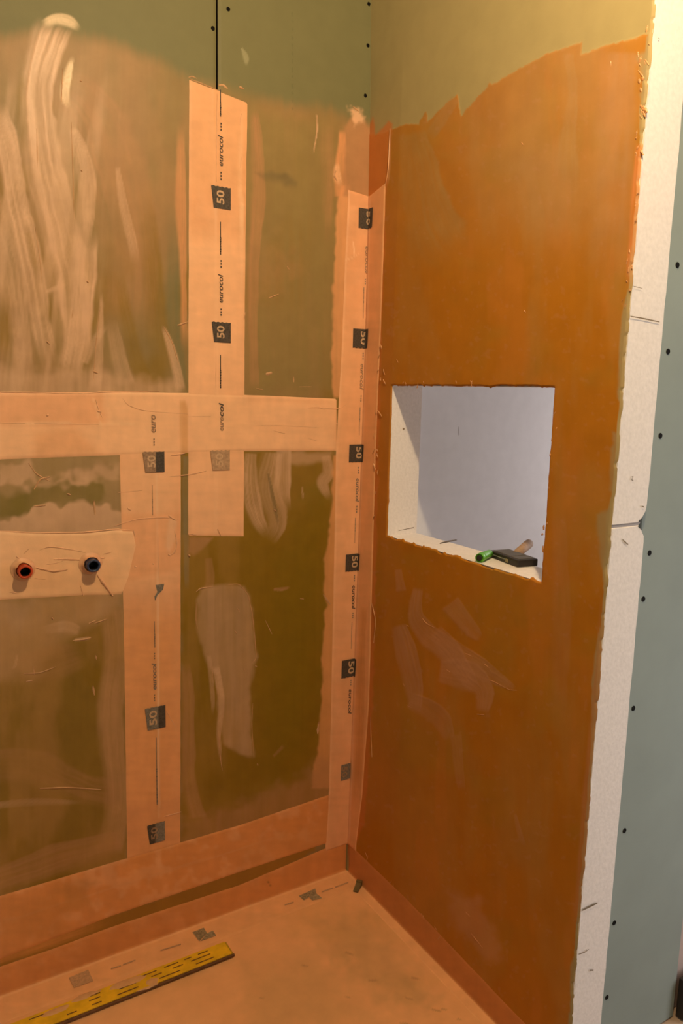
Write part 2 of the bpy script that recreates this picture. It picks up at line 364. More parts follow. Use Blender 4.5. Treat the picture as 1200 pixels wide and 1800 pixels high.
    S([(500, 780), (496, 840), (505, 900)], [30, 34, 16], C_PALE, .8, streak=.3, seed=75, fade=(.1, .3))
    S([(470, 830), (480, 880), (490, 930)], [5, 8, 5], (.20, .14, .06), .7, streak=.3, seed=76)
    s.poly([(508, 795), (580, 795), (578, 808), (520, 818), (508, 815)], C_PALE, .5, soft=6, jag=4, seed=77)
    S([(570, 800), (574, 830), (565, 850), (578, 880)], [20, 24, 24, 10], C_PALE, .6, streak=.3, seed=78)
    S([(531, 855), (532, 878)], 4, C_PALE, .5, seed=79)
    S([(326, 800), (325, 900), (328, 1040)], [12, 14, 10], (.26, .19, .09), .9, streak=.2, seed=80, fade=(.02, .1))
    s.poly([(331, 944), (375, 944), (358, 965), (340, 975), (330, 972)], C_MID, .8, soft=4, jag=3, seed=81)
    S([(365, 980), (368, 1020), (360, 1050)], [16, 20, 20], C_MID, .5, streak=.3, seed=82)
    s.poly([(346, 1060), (352, 1036), (375, 1030), (400, 1026), (428, 1030), (438, 1048), (446, 1110), (450, 1155), (446, 1172), (438, 1210), (444, 1330), (420, 1325), (395, 1310), (385, 1270), (380, 1190), (358, 1150), (346, 1110)], (.50, .31, .18), .85, soft=5, jag=4, seed=83, streak=.35, rough=.42, h=.0010)
    S([(378, 1170), (388, 1230), (384, 1290), (390, 1350)], [16, 14, 10, 5], C_PALE, .7, streak=.4, seed=84, h=.0006)
    S([(366, 1150), (372, 1210), (374, 1260)], [10, 10, 5], C_PALE, .45, streak=.3, seed=85)
    S([(418, 1060), (422, 1120), (416, 1160)], [22, 26, 16], (.40, .25, .14), .5, streak=.3, seed=86)
    S([(325, 1160), (330, 1250), (332, 1370), (345, 1440)], [18, 26, 30, 34], C_MID, .65, streak=.4, seed=87, fade=(.1, .02))
    S([(480, 1036), (495, 1036), (510, 1032)], [5, 8, 4], C_MID, .7, seed=88)
    s.poly([(588, 800), (582, 900), (577, 955), (571, 985), (569, 1040), (574, 1065), (566, 1110), (565, 1200), (560, 1300), (548, 1385), (600, 1385), (604, 800)], (.72, .34, .14), .9, soft=3, jag=4, seed=89, streak=.2)
    s.poly([(330, 1440), (430, 1410), (540, 1360), (585, 1320), (585, 1420), (320, 1500)], C_MID, .6, soft=14, jag=12, seed=90, streak=.3)
    hz = sstep(.45, .75, fbm(u*.03+3, v*.006, 103, 4)); k = np.where((u > 318) & (u < 470) & (v > 940) & (v < 1480))[0]
    s.put(k, (hz*.30*(1-sstep(400, 470, u)))[k], (.44, .24, .07))
    S([(480, 1330), (500, 1310)], [6, 8], C_MID, .4, seed=91)
    # under the bottom tapes and along the corner
    s.poly([(-80, 1690), (200, 1607), (420, 1530), (552, 1488), (552, 1496), (420, 1562), (200, 1638), (-80, 1724)], (.34, .165, .030), 1, soft=4, jag=3, seed=92)
    S([(-80, 1710), (60, 1668), (150, 1636), (210, 1615)], [24, 22, 20, 14], (.66, .28, .085), .85, soft=.5, streak=.3, seed=93, fade=(.01, .35))
    s.c *= (1+.07*m*(fbm(u*.22, v*.008, 104, 3)-.5)+.14*m*(fbm(u*.05, v*.05, 105, 3)-.5))[:, None]
    s.h += .0003*(fbm(u*.05, v*.02, 96, 3)-.5)*m

STEP = .0026
def back_panel(x0, x1, z0, z1):
    xs = np.linspace(x0, x1, int((x1-x0)/STEP)+1); zs = np.linspace(z0, z1, int((z1-z0)/STEP)+1)
    X, Z = np.meshgrid(xs, zs); P = np.stack([X, np.zeros_like(X), Z], -1)
    # rounded board edges at the joint
    for e, s in ((x0, 1), (x1, -1)):
        if abs(abs(e-GAPX)-.0022) < 1e-4: P[..., 1] += np.clip(.006-np.abs(X-e), 0, .006)**1.0*.35
    c = Coat(P, C_GREEN, .55); paint_back(c)
    o = sheet('plasterboard_panel', P, c, (0, -1, 0), M_COAT, wb, flip=False)
    # board thickness at the joint
    return o
ZS = 1.336; GAPL = BW(277.5, 1200)[0]          # level joint and lower joint lie under the tapes
back_panel(-1.30, GAPX-.0022, ZS+.0015, ZC)
back_panel(GAPX+.0022, .014, ZS+.0015, ZC)
back_panel(-1.30, GAPL-.0001, 0, ZS-.0015)
back_panel(GAPL+.0001, .014, 0, ZS-.0015)
bm = bmesh.new(); box_bm(bm, -1.95, -1.30, 0, .012, 0, ZC); bm_obj('plasterboard_panel', bm, plain('far_board', C_OLIVE, .6, .1, 12), wb)

# ---- right wall: two rows of white blocks, coated on the shower side
YE = -.848
HY0, HY1, HZ0, HZ1 = -.690, -.146, 1.050, 1.440
ZJ = 1.190
TH = .095
wr = empty('wall_right'); struct(wr, 'right shower partition of white blocks with a square opening and an orange coat')
def dens(pts, step=.012, jit=.0):
    out = []
    n = len(pts)
    for i in range(n):
        a = np.array(pts[i], float); b = np.array(pts[(i+1) % n], float); k = max(1, int(np.linalg.norm(b-a)/step))
        for j in range(k):
            p = a+(b-a)*j/k
            out.append(p)
    return out
def block(zlo, zhi, outline, cham_top, cham_bot):
    """outline in (y, z); extruded through the wall thickness, outer end edges a little uneven, chamfered at the joint"""
    pts = dens(outline)
    bm = bmesh.new(); L = [0.0, .004, TH-.014, TH-.005, TH]; rings = []
    for x in L:
        ring = []
        for (y, z) in pts:
            j = 0
            if y < YE+.002 and x == 0: j = .0016*(fbm(z*40, x*30+3, 61, 3)-.5)*2
            yy = y+j; zz = z; xx = x+(bowed(z)*min(1, max(0, 1+y/.146)) if x < .02 else 0)
            if y < YE+.002 and x > TH-.02:      # worn back corner of the end face
                d = (zhi-z) if cham_top else (z-zlo)
                rr = np.clip(1-d/.028, 0, 1)
                xx = x-(.022*rr**1.3+.002*vnoise(z*30, 1, 5))*((x-(TH-.02))/.02)
            if cham_top and z > zhi-.001 and y < YE+.03: zz = z-.0038*(y < YE+.002)
            if cham_bot and z < zlo+.001 and y < YE+.03: zz = z+.0038*(y < YE+.002)
            ring.append(bm.verts.new((xx, yy, zz)))
        rings.append(ring)
    n = len(pts)
    for a, b in zip(rings[:-1], rings[1:]):
        for i in range(n): bm.faces.new((a[i], a[(i+1) % n], b[(i+1) % n], b[i]))
    for tr in tessellate_polygon([[Vector((y, z, 0)) for (y, z) in pts]]):
        for ring in (rings[0], rings[-1]):
            if len({ring[k] for k in tr}) == 3: bm.faces.new([ring[k] for k in tr])
    return bm_obj('foam_block', bm, M_FOAM, wr)
g = .00008
block(0, ZJ-g, [(0, 0), (0, ZJ-g), (HY1, ZJ-g), (HY1, HZ0), (HY0, HZ0), (HY0, ZJ-g), (YE, ZJ-g), (YE, 0)], True, False)
block(ZJ+g, ZC, [(0, ZJ+g), (HY1, ZJ+g), (HY1, HZ1), (HY0, HZ1), (HY0, ZJ+g), (YE, ZJ+g), (YE, ZC), (0, ZC)], False, True)

def paint_right(s):
    u, v = s.u, s.v; A = np.arange(len(u)); y = s.P[:, 1]; z = s.P[:, 2]
    S = s.stroke
    s.put(A, .5*fbm(u*.01, v*.01, 3, 3), (.36, .30, .14))
    topl = [(640, 236), (660, 236), (690, 228), (712, 219), (735, 218), (742, 205), (749, 195), (751, 216), (772, 194), (803, 166), (809, 206), (830, 181), (855, 156), (861, 146), (866, 150), (905, 126), (960, 96), (1022, 74), (1021, 98), (1050, 86), (1078, 76), (1082, 78), (1140, 59), (1300, -10), (1300, 2300), (600, 2300)]
    s.poly(topl, C_RW, 1, soft=1.6, jag=2.0, jf=.12, rough=.50, seed=1, h=.0008)
    m = 1-sstep(.08, .14, s.c[:, 2])
    s.coated = m
    br = fbm(u*.02, v*.005, 7, 4)
    s.put(A, m*.55*sstep(.45, .7, br), (.46, .22, .05))
    s.put(A, m*.45*sstep(.5, .72, fbm(u*.012, v*.012, 8, 4)), (.40, .205, .025))
    s.put(A, m*.40*sstep(.55, .75, fbm(u*.03, v*.006, 9, 3)), (.56, .205, .035))
    # semi-transparent start of the coat along its upper edge
    S([(1000, 90), (1004, 180), (990, 300), (985, 380)], [22, 24, 60, 70], (.44, .27, .12), .5, streak=.4, seed=10, fade=(.02, .4))
    S([(720, 230), (740, 330), (760, 420), (800, 470)], [60, 90, 130, 110], (.40, .25, .09), .55, streak=.4, seed=11, fade=(.05, .3))
    S([(800, 170), (770, 215), (750, 240)], [18, 26, 20], (.40, .25, .10), .5, streak=.3, seed=12)
    S([(930, 240), (950, 330), (960, 440)], [90, 110, 80], (.44, .25, .095), .5, streak=.4, seed=13, fade=(.3, .4))
    # paler, less saturated overlay higher up
    S([(920, -40), (910, 200), (890, 400), (880, 540)], [460, 460, 420, 300], (.44, .265, .125), .42, soft=.8, streak=.35, seed=17, fade=(.0, .45), sf=7, over=True)
    S([(1085, 90), (1080, 260), (1070, 420), (1060, 560)], [70, 90, 80, 60], (.47, .265, .135), .5, soft=.7, streak=.35, seed=18, fade=(.02, .4), sf=5, over=True)
    # redder strip brushed along the corner
    s.poly([(640, 235), (655, 205), (660, 240), (682, 212), (690, 220), (688, 260), (680, 330), (672, 560), (668, 700), (664, 900), (656, 1240), (640, 1450), (600, 1530)], C_RED, .8, soft=3, jag=3, jf=.08, seed=14)
    S([(686, 225), (683, 300), (680, 330)], [4, 6, 4], (.72, .38, .19), .8, seed=15, streak=.3)
    s.poly([(684, 340), (680, 500), (674, 640), (676, 960), (668, 1240), (652, 1440), (700, 1460), (705, 960), (690, 660), (700, 480), (705, 340)], (.47, .185, .030), .55, soft=10, jag=6, seed=16)
    # frayed outer edge where bare board shows
    ed = y-YE
    n1 = fbm(z*9, z*0, 21, 4); wid = .004+.020*np.clip(n1-.42, 0, 1)*2
    s.put(A, (1-sstep(wid*.7, wid, ed)), (.40, .30, .145), .7)
    for pts in ([(1118, 100), (1140, 84), (1146, 140), (1130, 140)], [(1124, 165), (1136, 152), (1140, 172), (1126, 178)], [(1047, 905), (1075, 895), (1074, 1005), (1060, 1000), (1050, 940)], [(1092, 560), (1106, 545), (1102, 700), (1086, 700)], [(1076, 760), (1086, 760), (1080, 860), (1074, 860)]):
        s.poly(pts, (.38, .29, .15), .75, soft=4, jag=4, seed=23)
    S([(1125, 250), (1118, 330), (1110, 430), (1103, 520)], [14, 18, 16, 10], (.70, .25, .09), .7, streak=.4, seed=24)
    S([(1060, 1000), (1050, 1200), (1036, 1350), (1016, 1640)], [10, 16, 22, 26], (.52, .22, .085), .7, streak=.3, seed=25, fade=(.3, .1))
    # pale strokes under the opening
    for k, (pts, wd, a) in enumerate([([(735, 1030), (728, 1080), (745, 1110), (790, 1150), (835, 1215)], [20, 30, 44, 50, 20], .6), ([(700, 1095), (712, 1140), (726, 1200), (728, 1250)], [26, 40, 40, 24], .6), ([(760, 1110), (800, 1150), (850, 1180), (905, 1212)], [30, 44, 40, 10], .5), ([(770, 1180), (820, 1190), (850, 1215), (848, 1254)], [40, 60, 40, 22], .55), ([(720, 1230), (770, 1260), (790, 1300)], [30, 40, 20], .4), ([(790, 1060), (830, 1110), (845, 1125)], [40, 30, 10], .4), ([(700, 1000), (705, 1040)], [14, 20], .4), ([(800, 1290), (812, 1390)], [24, 16], .25)]):
        S(pts, wd, C_RWP, a, soft=.25, streak=.3, seed=31+k, fade=(.05, .1), rough=.42, h=.0005)
    S([(905, 1430), (915, 1470), (925, 1490)], [6, 12, 4], C_RWP, .6, seed=41)
    s.poly([(785, 1570), (840, 1580), (870, 1640), (880, 1690), (850, 1680), (800, 1620)], C_RWP, .5, soft=14, jag=10, seed=42)
    S([(980, 900), (985, 1100), (975, 1300)], [30, 40, 30], C_RWP, .18, streak=.3, seed=43)
    S([(900, 1250), (920, 1400), (900, 1560)], [100, 120, 120], (.44, .215, .05), .5, streak=.4, seed=44, fade=(.3, .3))
    sp = fbm(u*.10, v*.10, 55, 3); s.put(A, m*.18*sstep(.68, .82, sp), C_RWP)
    s.c *= (1+.04*m*(fbm(u*.20, v*.012, 57, 3)-.5)+.14*m*(fbm(u*.03, v*.03, 58, 4)-.5))[:, None]
    s.h += .0004*(fbm(u*.04, v*.02, 56, 3)-.5)

ys = np.concatenate([np.arange(YE, HY0-.001, STEP), [HY0], np.arange(HY0+STEP, HY1-.001, STEP), [HY1], np.arange(HY1+STEP, -.001, STEP), [0.0]])
zs = np.concatenate([np.arange(0, HZ0-.001, STEP), [HZ0], np.arange(HZ0+STEP, HZ1-.001, STEP), [HZ1], np.arange(HZ1+STEP, ZC, STEP)])
Yg, Zg = np.meshgrid(ys, zs)
Xg = -.0030+bowed(Zg)*np.clip(1+Yg/.146, 0, 1)
P = np.stack([Xg, Yg, Zg], -1)
cR = Coat(P, C_BARE, .62); paint_right(cR)
# ragged rim round the opening and along the free end
iy0 = np.argmin(abs(ys-HY0)); iy1 = np.argmin(abs(ys-HY1)); iz0 = np.argmin(abs(zs-HZ0)); iz1 = np.argmin(abs(zs-HZ1))
def rag(t, s, amp): return amp*((fbm(t*28, t*0+s, s, 3)-.5)*2+.9*(np.clip(fbm(t*75, t*0+s, s+2, 2)-.6, 0, 1)*3))
for k in range(4):
    wgt = (1-k/4)
    P[iz0-k, iy0:iy1+1, 2] += rag(ys[iy0:iy1+1], 3, .0065)*wgt
    P[iz1+k, iy0:iy1+1, 2] -= rag(ys[iy0:iy1+1], 7, .0035)*wgt
    P[iz0:iz1+1, iy0-k, 1] += rag(zs[iz0:iz1+1], 9, .0025)*wgt
    P[iz0:iz1+1, iy1+k, 1] -= rag(zs[iz0:iz1+1], 12, .0020)*wgt
    P[:, k, 1] += rag(zs, 15, .0035)*wgt
P[iz0, iy0:iy1+1, 0] = .001; P[iz1, iy0:iy1+1, 0] = .001; P[iz0:iz1+1, iy0, 0] = .001; P[iz0:iz1+1, iy1, 0] = .001; P[:, 0, 0] = .0015
keep = np.ones((len(zs)-1, len(ys)-1), bool); keep[iz0:iz1, iy0:iy1] = False
sheet('waterproof_coating', P, cR, (-1, 0, 0), M_COATR, wr, keep, flip=False)

# ---- floor of the shower, coated
def paint_floor(s):
    u, v = s.u, s.v; A = np.arange(len(u))
    s.put(A, .5*fbm(u*.008, v*.012, 1, 3), (.80, .38, .17))
    s.put(A, .6*sstep(.45, .75, fbm(u*.006, v*.012, 2, 4)), (.74, .39, .15))
    s.poly([(560, 1620), (640, 1610), (720, 1690), (760, 1760), (680, 1760), (590, 1680)], (.46, .29, .12), .55, soft=30, jag=20, seed=4, mot=.5)
    s.poly([(430, 1700), (560, 1680), (640, 1790), (450, 1830)], (.60, .35, .15), .5, soft=40, jag=20, seed=5)
    for k in range(14):
        x = 430+rnd.random()*420; y = 1600+rnd.random()*200
        s.stroke([(x, y), (x+8+rnd.random()*14, y+6*rnd.random())], 3+2*rnd.random(), (.42, .22, .09), .6, seed=60+k)
    s.h += .0006*(fbm(u*.03, v*.05, 6, 3)-.5)
xs = np.linspace(-1.30, 0, 380); ys2 = np.linspace(-.86, 0, 250)
Xf, Yf = np.meshgrid(xs, ys2); Pf = np.stack([Xf, Yf, np.zeros_like(Xf)], -1)
cF = Coat(Pf, (.88, .46, .215), .62); paint_floor(cF)
fl = empty('floor'); struct(fl, 'shower floor under an orange waterproof coat')
sheet('coated_screed', Pf, cF, (0, 0, 1), M_FLOOR, fl)
bm = bmesh.new(); box_bm(bm, -1.95, 1.50, -3.05, .06, -.06, -.004); bm_obj('screed_slab', bm, plain('grey_screed', (.42, .30, .22), .8, .1, 10), fl)

# ---- rest of the room
bm = bmesh.new(); box_bm(bm, -1.99, 1.50, -3.05, .06, ZC, ZC+.05); struct(bm_obj('ceiling', bm, M_CEIL), 'plain ceiling of the bathroom')
bm = bmesh.new(); box_bm(bm, -1.99, -1.95, -3.05, .06, 0, ZC); struct(bm_obj('wall_left', bm, M_BOARD), 'green board wall on the left, out of view')
bm = bmesh.new(); box_bm(bm, -1.99, 1.54, -3.09, -3.05, 0, ZC); struct(bm_obj('wall_front', bm, M_BOARD), 'wall behind the viewer, out of view')
we = empty('wall_gap_side'); struct(we, 'unseen wall to the right of the viewer with a gap added for a fill light')  # opening invented to go with the side fill light
for (a, b, c, d) in ((-3.05, -2.36, 0, ZC), (-1.44, -.78, 0, ZC), (-2.36, -1.44, 2.08, ZC)):
    bm = bmesh.new(); box_bm(bm, 1.50, 1.54, a, b, c, d); bm_obj('wall_piece', bm, M_BOARD, we)

# space beyond the partition, seen through the opening
bm = bmesh.new(); box_bm(bm, TH+.002, 1.50, -.080, .06, 0, ZC); wn = bm_obj('wall_recess', bm, M_PLASTER); struct(wn, 'pale grey plastered wall seen through the square opening')
p = BW(806, 750, -.080); q = BW(806, 765, -.080)
mk = mesh_obj('pencil_mark', [(p[0]-.0006, -.0806, p[2]), (p[0]+.0006, -.0806, p[2]), (q[0]+.0009, -.0806, q[2]), (q[0]-.0004, -.0806, q[2])], [(0, 1, 2, 3)], M_PRINTG, wn)
ww = empty('wall_gap_beyond'); struct(ww, 'unseen wall beyond the partition with a gap added for a fill light')  # opening invented to go with the fill light beyond the partition
for (a, b, c, d) in ((-.20, .0, 0, ZC), (-.78, -.74, 0, ZC), (-.78, 0, 0, 1.05), (-.78, 0, 2.05, ZC)):
    bm = bmesh.new(); box_bm(bm, 1.40, 1.46, a, b, c, d); bm_obj('wall_piece', bm, M_PLASTER, ww)
# green board beside the block end
XG1 = on_plane(1190, 1700, 1, -.835)[0]
wo = empty('wall_outer'); struct(wo, 'grey-green plasterboard strip beside the white block end')
bm = bmesh.new(); box_bm(bm, TH+.004, XG1, -.8365, -.824, .0, ZC, .0015, 2); bm_obj('plasterboard_panel', bm, M_BOARD, wo)
bm = bmesh.new(); box_bm(bm, TH+.002, XG1-.01, -.823, -.78, .0, ZC); bm_obj('timber_stud', bm, plain('stud_timber', (.28, .19, .10), .8, .15, 30), wo)
M_PINK = plain('pinkish_plaster', (.46, .36, .33), .8, .05, 20)
bm = bmesh.new(); box_bm(bm, XG1+.003, 1.50, -.822, -.78, .0, ZC); wp = bm_obj('wall_reveal', bm, M_PINK); struct(wp, 'pinkish plaster strip at the right edge')

# screws
def disc(name, c, nrm, r, mat, parent, dep=.0012):
    bm = bmesh.new(); n = Vector(nrm).normalized(); t = n.orthogonal().normalized(); b2 = n.cross(t); N = 12
    c = Vector(tuple(c)); ring = []; ring2 = []
    for i in range(N):
        a = 2*math.pi*i/N; d = t*math.cos(a)+b2*math.sin(a)
        ring.append(bm.verts.new(c+d*r+n*.0013)); ring2.append(bm.verts.new(c+d*r*.62+n*.0009))
    for i in range(N): bm.faces.new((ring[i], ring[(i+1) % N], ring2[(i+1) % N], ring2[i]))
    bm.faces.new(ring2)
    out = [bm.verts.new(v.co-n*.0012+(v.co-c)*.15) for v in ring]
    for i in range(N): bm.faces.new((ring[(i+1) % N], ring[i], out[i], out[(i+1) % N]))
    return bm_obj(name, bm, mat, parent)
for (x, y) in ((401, 16), (374, 50), (648, 7), (646.5, 80), (642, 168)):
    disc('screw', BW(x, y), (0, -1, 0), .0042, M_SCREW, wb)
for (x, y) in ((1190, 466), (1173.5, 618), (1160, 766), (1141, 972), (1130, 1053), (1112.5, 1245), (1097, 1460), (1079, 1622), (1066, 1753)):
    disc('screw', on_plane(x, y, 1, -.8365), (0, -1, 0), .0048, M_SCREW, wo)

# ================================================================== TAPES
def resample(pts, n):
    p = np.array(pts, float); d = np.r_[0, np.cumsum(np.hypot(*(p[1:]-p[:-1]).T))]
    t = np.linspace(0, d[-1], n); return np.stack([np.interp(t, d, p[:, 0]), np.interp(t, d, p[:, 1])], -1)
def lay_sheet(name, P, off_n, paint, parent=None, base=C_TAPE, rough=.55, lift=.0011, wr_amp=.0003):
    """sheet lying on a surface: P grid already on the surface, off_n its outward normals (ny, nx, 3), edges turned down"""
    ny, nx = P.shape[:2]
    e = np.ones((ny, nx)); e[0] = e[-1] = 0; e[:, 0] = e[:, -1] = 0
    c = Coat(P, base, rough); 
    A = np.arange(len(c.u))
    c.put(A, .45*fbm(c.u*.02, c.v*.012, 71, 4), C_TAPE2); c.put(A, .35*sstep(.5, .75, fbm(c.u*.05, c.v*.05, 72, 3)), (.84, .46, .26))
    paint(c)
    c.c *= (1+.12*(fbm(c.u*.10, c.v*.03, 74, 3)-.5)+.12*(fbm(c.u*.03, c.v*.14, 75, 3)-.5))[:, None]
    hh = c.h.reshape(ny, nx)+wr_amp*(fbm(c.u*.05, c.v*.05, 73, 3).reshape(ny, nx)-.5)
    P2 = P+off_n*((lift+hh)*e-.0006*(1-e))[..., None]
    c.h[:] = 0
    return sheet(name, P2, c, (0, 0, 0), M_TAPE, parent)
def wall_tape(name, left, right, lift, paint=lambda c: None, plane='b', step=.005, base=C_TAPE, wig=.0012):
    L0 = [BW(*p) if plane == 'b' else RW(*p) for p in left]; R0 = [BW(*p) if plane == 'b' else RW(*p) for p in right]
    a = 0 if plane == 'b' else 1
    L2 = [(p[a], p[2]) for p in L0]; R2 = [(p[a], p[2]) for p in R0]
    ln = sum(math.hypot(L2[i+1][0]-L2[i][0], L2[i+1][1]-L2[i][1]) for i in range(len(L2)-1))
    ny = max(4, int(ln/step)); wd = math.hypot(L2[0][0]-R2[0][0], L2[0][1]-R2[0][1]); nx = max(4, int(wd/step))
    A = resample(L2, ny); B = resample(R2, ny)
    t = np.linspace(0, 1, nx); 
    G = A[:, None, :]*(1-t)[None, :, None]+B[:, None, :]*t[None, :, None]
    k = np.arange(ny)*step
    G[:, 0, 0] += wig*(fbm(k*30, k*0+2, 3, 2)-.5); G[:, -1, 0] += wig*(fbm(k*30, k*0+5, 4, 2)-.5)
    Pn = np.zeros((ny, nx, 3)); N = np.zeros((ny, nx, 3))
    if plane == 'b': Pn[..., 0] = G[..., 0]; Pn[..., 2] = G[..., 1]; N[..., 1] = -1
    else: Pn[..., 0] = -.0032; Pn[..., 1] = G[..., 0]; Pn[..., 2] = G[..., 1]; N[..., 0] = -1
    return lay_sheet(name, Pn, N, paint, base=base, lift=lift)

# raised ridges, drips and crumbs of coat: half-round beads
class Beads:
    def __init__(s): s.V = []; s.F = []
    def add(s, pts, w, h, plane='b', off=0.0):
        """pts on the wall, w bead width in m, tapering at both ends"""
        q = [(BW(*p) if plane == 'b' else RW(*p) if plane == 'r' else FL(*p)) for p in pts]
        p = np.array(q); n = len(p); nn = np.array({'b': (0, -1, 0), 'r': (-1, 0, 0), 'f': (0, 0, 1)}[plane], float)
        t = np.linspace(0, n-1, max(4, (n-1)*5+1)); C = np.stack([np.interp(t, np.arange(n), p[:, k]) for k in range(3)], -1)
        if n > 2:
            for _ in range(2): C[1:-1] = (C[:-2]+2*C[1:-1]+C[2:])/4
        m = len(C); b = len(s.V)
        for i in range(m):
            d = C[min(i+1, m-1)]-C[max(i-1, 0)]; d /= np.linalg.norm(d)+1e-9; sd = np.cross(d, nn)
            k = math.sin(math.pi*min(max((i+.6)/(m+.2), .02), .98))**.5*(.7+.6*rnd.random())
            for a in (-1, -.6, 0, .6, 1):
                s.V.append(C[i]+sd*a*w/2*k+nn*(off+h*k*(1-a*a)-.0003*(abs(a) == 1)))
        for i in range(m-1):
            for j in range(4): s.F.append((b+i*5+j, b+i*5+j+1, b+(i+1)*5+j+1, b+(i+1)*5+j))
        s.F.append(tuple(b+j for j in range(5))); s.F.append(tuple(b+(m-1)*5+j for j in (4, 3, 2, 1, 0)))
    def build(s, name, mat, parent):
        o = mesh_obj(name, s.V, s.F, mat, parent, True); o['kind'] = 'stuff'; return o

# print on the tapes
def font_mesh(txt, shear=0.0, bold=0.0):
    cu = bpy.data.curves.new('t', 'FONT'); cu.body = txt; cu.shear = shear; cu.offset = bold; cu.resolution_u = 3; cu.fill_mode = 'FRONT' if False else cu.fill_mode
    ob = bpy.data.objects.new('t', cu); COL.objects.link(ob)
    dg = bpy.context.evaluated_depsgraph_get(); me = bpy.data.meshes.new_from_object(ob.evaluated_get(dg))
    v = np.array([x.co[:2] for x in me.vertices]); f = [tuple(p.vertices) for p in me.polygons]
    bpy.data.objects.remove(ob); bpy.data.curves.remove(cu); bpy.data.meshes.remove(me)
    return v, f
WORD = font_mesh('eurocol', .22, .012); NUM = font_mesh('50', .0, .022); EURO = font_mesh('euro', .22, .012); COLW = font_mesh('col', .22, .012)
def fit(vf, a0, a1, b0, b1, ymax=None):
    """text box -> along a0..a1 (reading direction), across b0..b1 (foot to head)"""
    v, f = vf; lo = v.min(0); hi = v.max(0)
    w = np.empty_like(v); w[:, 0] = a0+(a1-a0)*(v[:, 0]-lo[0])/(hi[0]-lo[0]); w[:, 1] = b0+(b1-b0)*(v[:, 1]-lo[1])/(hi[1]-lo[1])
    return w, f
def put_print(name, vf, fn, mat, parent):
    v, f = vf
    return mesh_obj(name, [fn(a, b) for a, b in v], f, mat, parent)
def rects(lst):
    V = []; F = []
    for (a0, a1, b0, b1) in lst:
        k = len(V); V += [(a0, b0), (a1, b0), (a1, b1), (a0, b1)]; F.append((k, k+1, k+2, k+3))
    return np.array(V), F
def micro(a0, a1, b, th, gap=.25):
    """line of tiny lettering"""
    out = []; a = a0; sg = 1 if a1 > a0 else -1; half = a0+(a1-a0)*.45
    while (a1-a)*sg > .001:
        l = .0015+.002*rnd.random()
        solid = (a-half)*sg < 0
        h = th*(.55 if solid else .8+.4*rnd.random())
        out.append((a, a+sg*l*(1.05 if solid else 1), b-h/2, b+h/2)); a += sg*(l if solid else l+.0007)
    return rects(out)
def size_mark(parent, fn, a0, a1, b0, b1, d0, d1, e0, e1, mat, dmat, skew=.006, teeth=True, rub=None):
    """dark patch a0..a1 x b0..b1 with the digits 50 in the colour of the tape"""
    n = 9; V = []; 
    for i in range(n+1):
        b = b0+(b1-b0)*i/n
        V.append((a1-(.0016*(i % 2) if teeth else 0)*(1 if a1 > a0 else -1), b))
    for i in range(n+1):
        t = 1-i/n; V.append((a0, b0+(b1-b0)*t+(-skew if t > .5 else 0)*(t-.5)*2))
    F = []
    for i in range(n): F.append((i, i+1, 2*n-i, 2*n+1-i))
    v = np.array(V); 
    pm = put_print('printed_size_mark', (v, F), lambda a, b: fn(a, b, .0003), mat, parent)
    put_print('printed_digits', fit(NUM, d0, d1, e0, e1), lambda a, b: fn(a, b, .0008), dmat, pm)
    return pm

# ---- tape over the joint, upper half
def pt1(c):
    c.poly([(300, 690), (460, 690), (460, 800), (300, 800)], C_TAPE2, .35, soft=6, seed=1)
    c.stroke([(372, 150), (378, 400), (380, 700), (378, 940)], [6, 6, 7, 7], (.86, .52, .32), .6, seed=2, h=.0008, fade=(.01, .01), streak=.1)
    c.stroke([(423, 196), (424, 230), (421, 300), (425, 420), (424, 560)], [4, 6, 9, 8, 5], (.88, .58, .36), .7, seed=3, streak=.5, h=.0006)
    c.poly([(331, 138), (436, 180), (436, 330), (331, 330)], (.78, .40, .205), .7, soft=30, seed=4)  # top toned down, lower part paler: lamp falloff evened out in the colour
    c.poly([(310, 420), (450, 420), (450, 960), (310, 960)], (.92, .53, .315), .7, soft=40, seed=9)
    c.poly([(331, 430), (380, 420), (380, 455), (331, 470)], (.87, .50, .30), .4, soft=10, seed=5)
t1 = wall_tape('sealing_tape', [(331, 138), (330, 400), (329.5, 690), (329, 943)], [(436, 180), (433, 400), (431, 600), (429.5, 944)], .0009, pt1)
tag(t1, 'salmon sealing tape covering the board joint, upper vertical strip with slanted top end', 'tape', 'sealing tapes on the shower walls')
def fz(x_axis, off):      # reading upwards on the back wall: a = height, b = offset to the left of x_axis
    return lambda a, b, h=0.0: (x_axis-b, -(off+h), a)
Z = lambda x, y: BW(x, y)[2]
X = lambda x, y: BW(x, y)[0]
OT1 = .0019
f1 = fz(X(387, 270), OT1)
def word(parent, fn, vf, x, ytop, ybot, mat, up=True, wd=.0115, cb=0.0, bmid=.0):
    a0, a1 = (Z(x, ybot), Z(x, ytop)) if up else (Z(x, ytop), Z(x, ybot))
    return put_print('printed_lettering', fit(vf, a0, a1, bmid-wd/2, bmid+wd/2), fn, mat, parent)
def dots(parent, fn, x, ytop, ybot, mat, b=0.0):
    z0, z1 = Z(x, ybot), Z(x, ytop); l = (z1-z0)
    return put_print('printed_dots', rects([(z0+l*k, z0+l*(k+.22), b-.0016, b+.0016) for k in (0, .38, .76)]), fn, mat, parent)
for (yt, yb) in ((238, 292), (482, 532)): word(t1, fz(X(387, yt), OT1), WORD, 387, yt, yb, M_PRINT, wd=.0125)
for (yt, yb) in ((216, 230), (302, 317), (457, 471), (542, 555)): dots(t1, fz(X(388, yt), OT1), 388, yt, yb, M_PRINT)
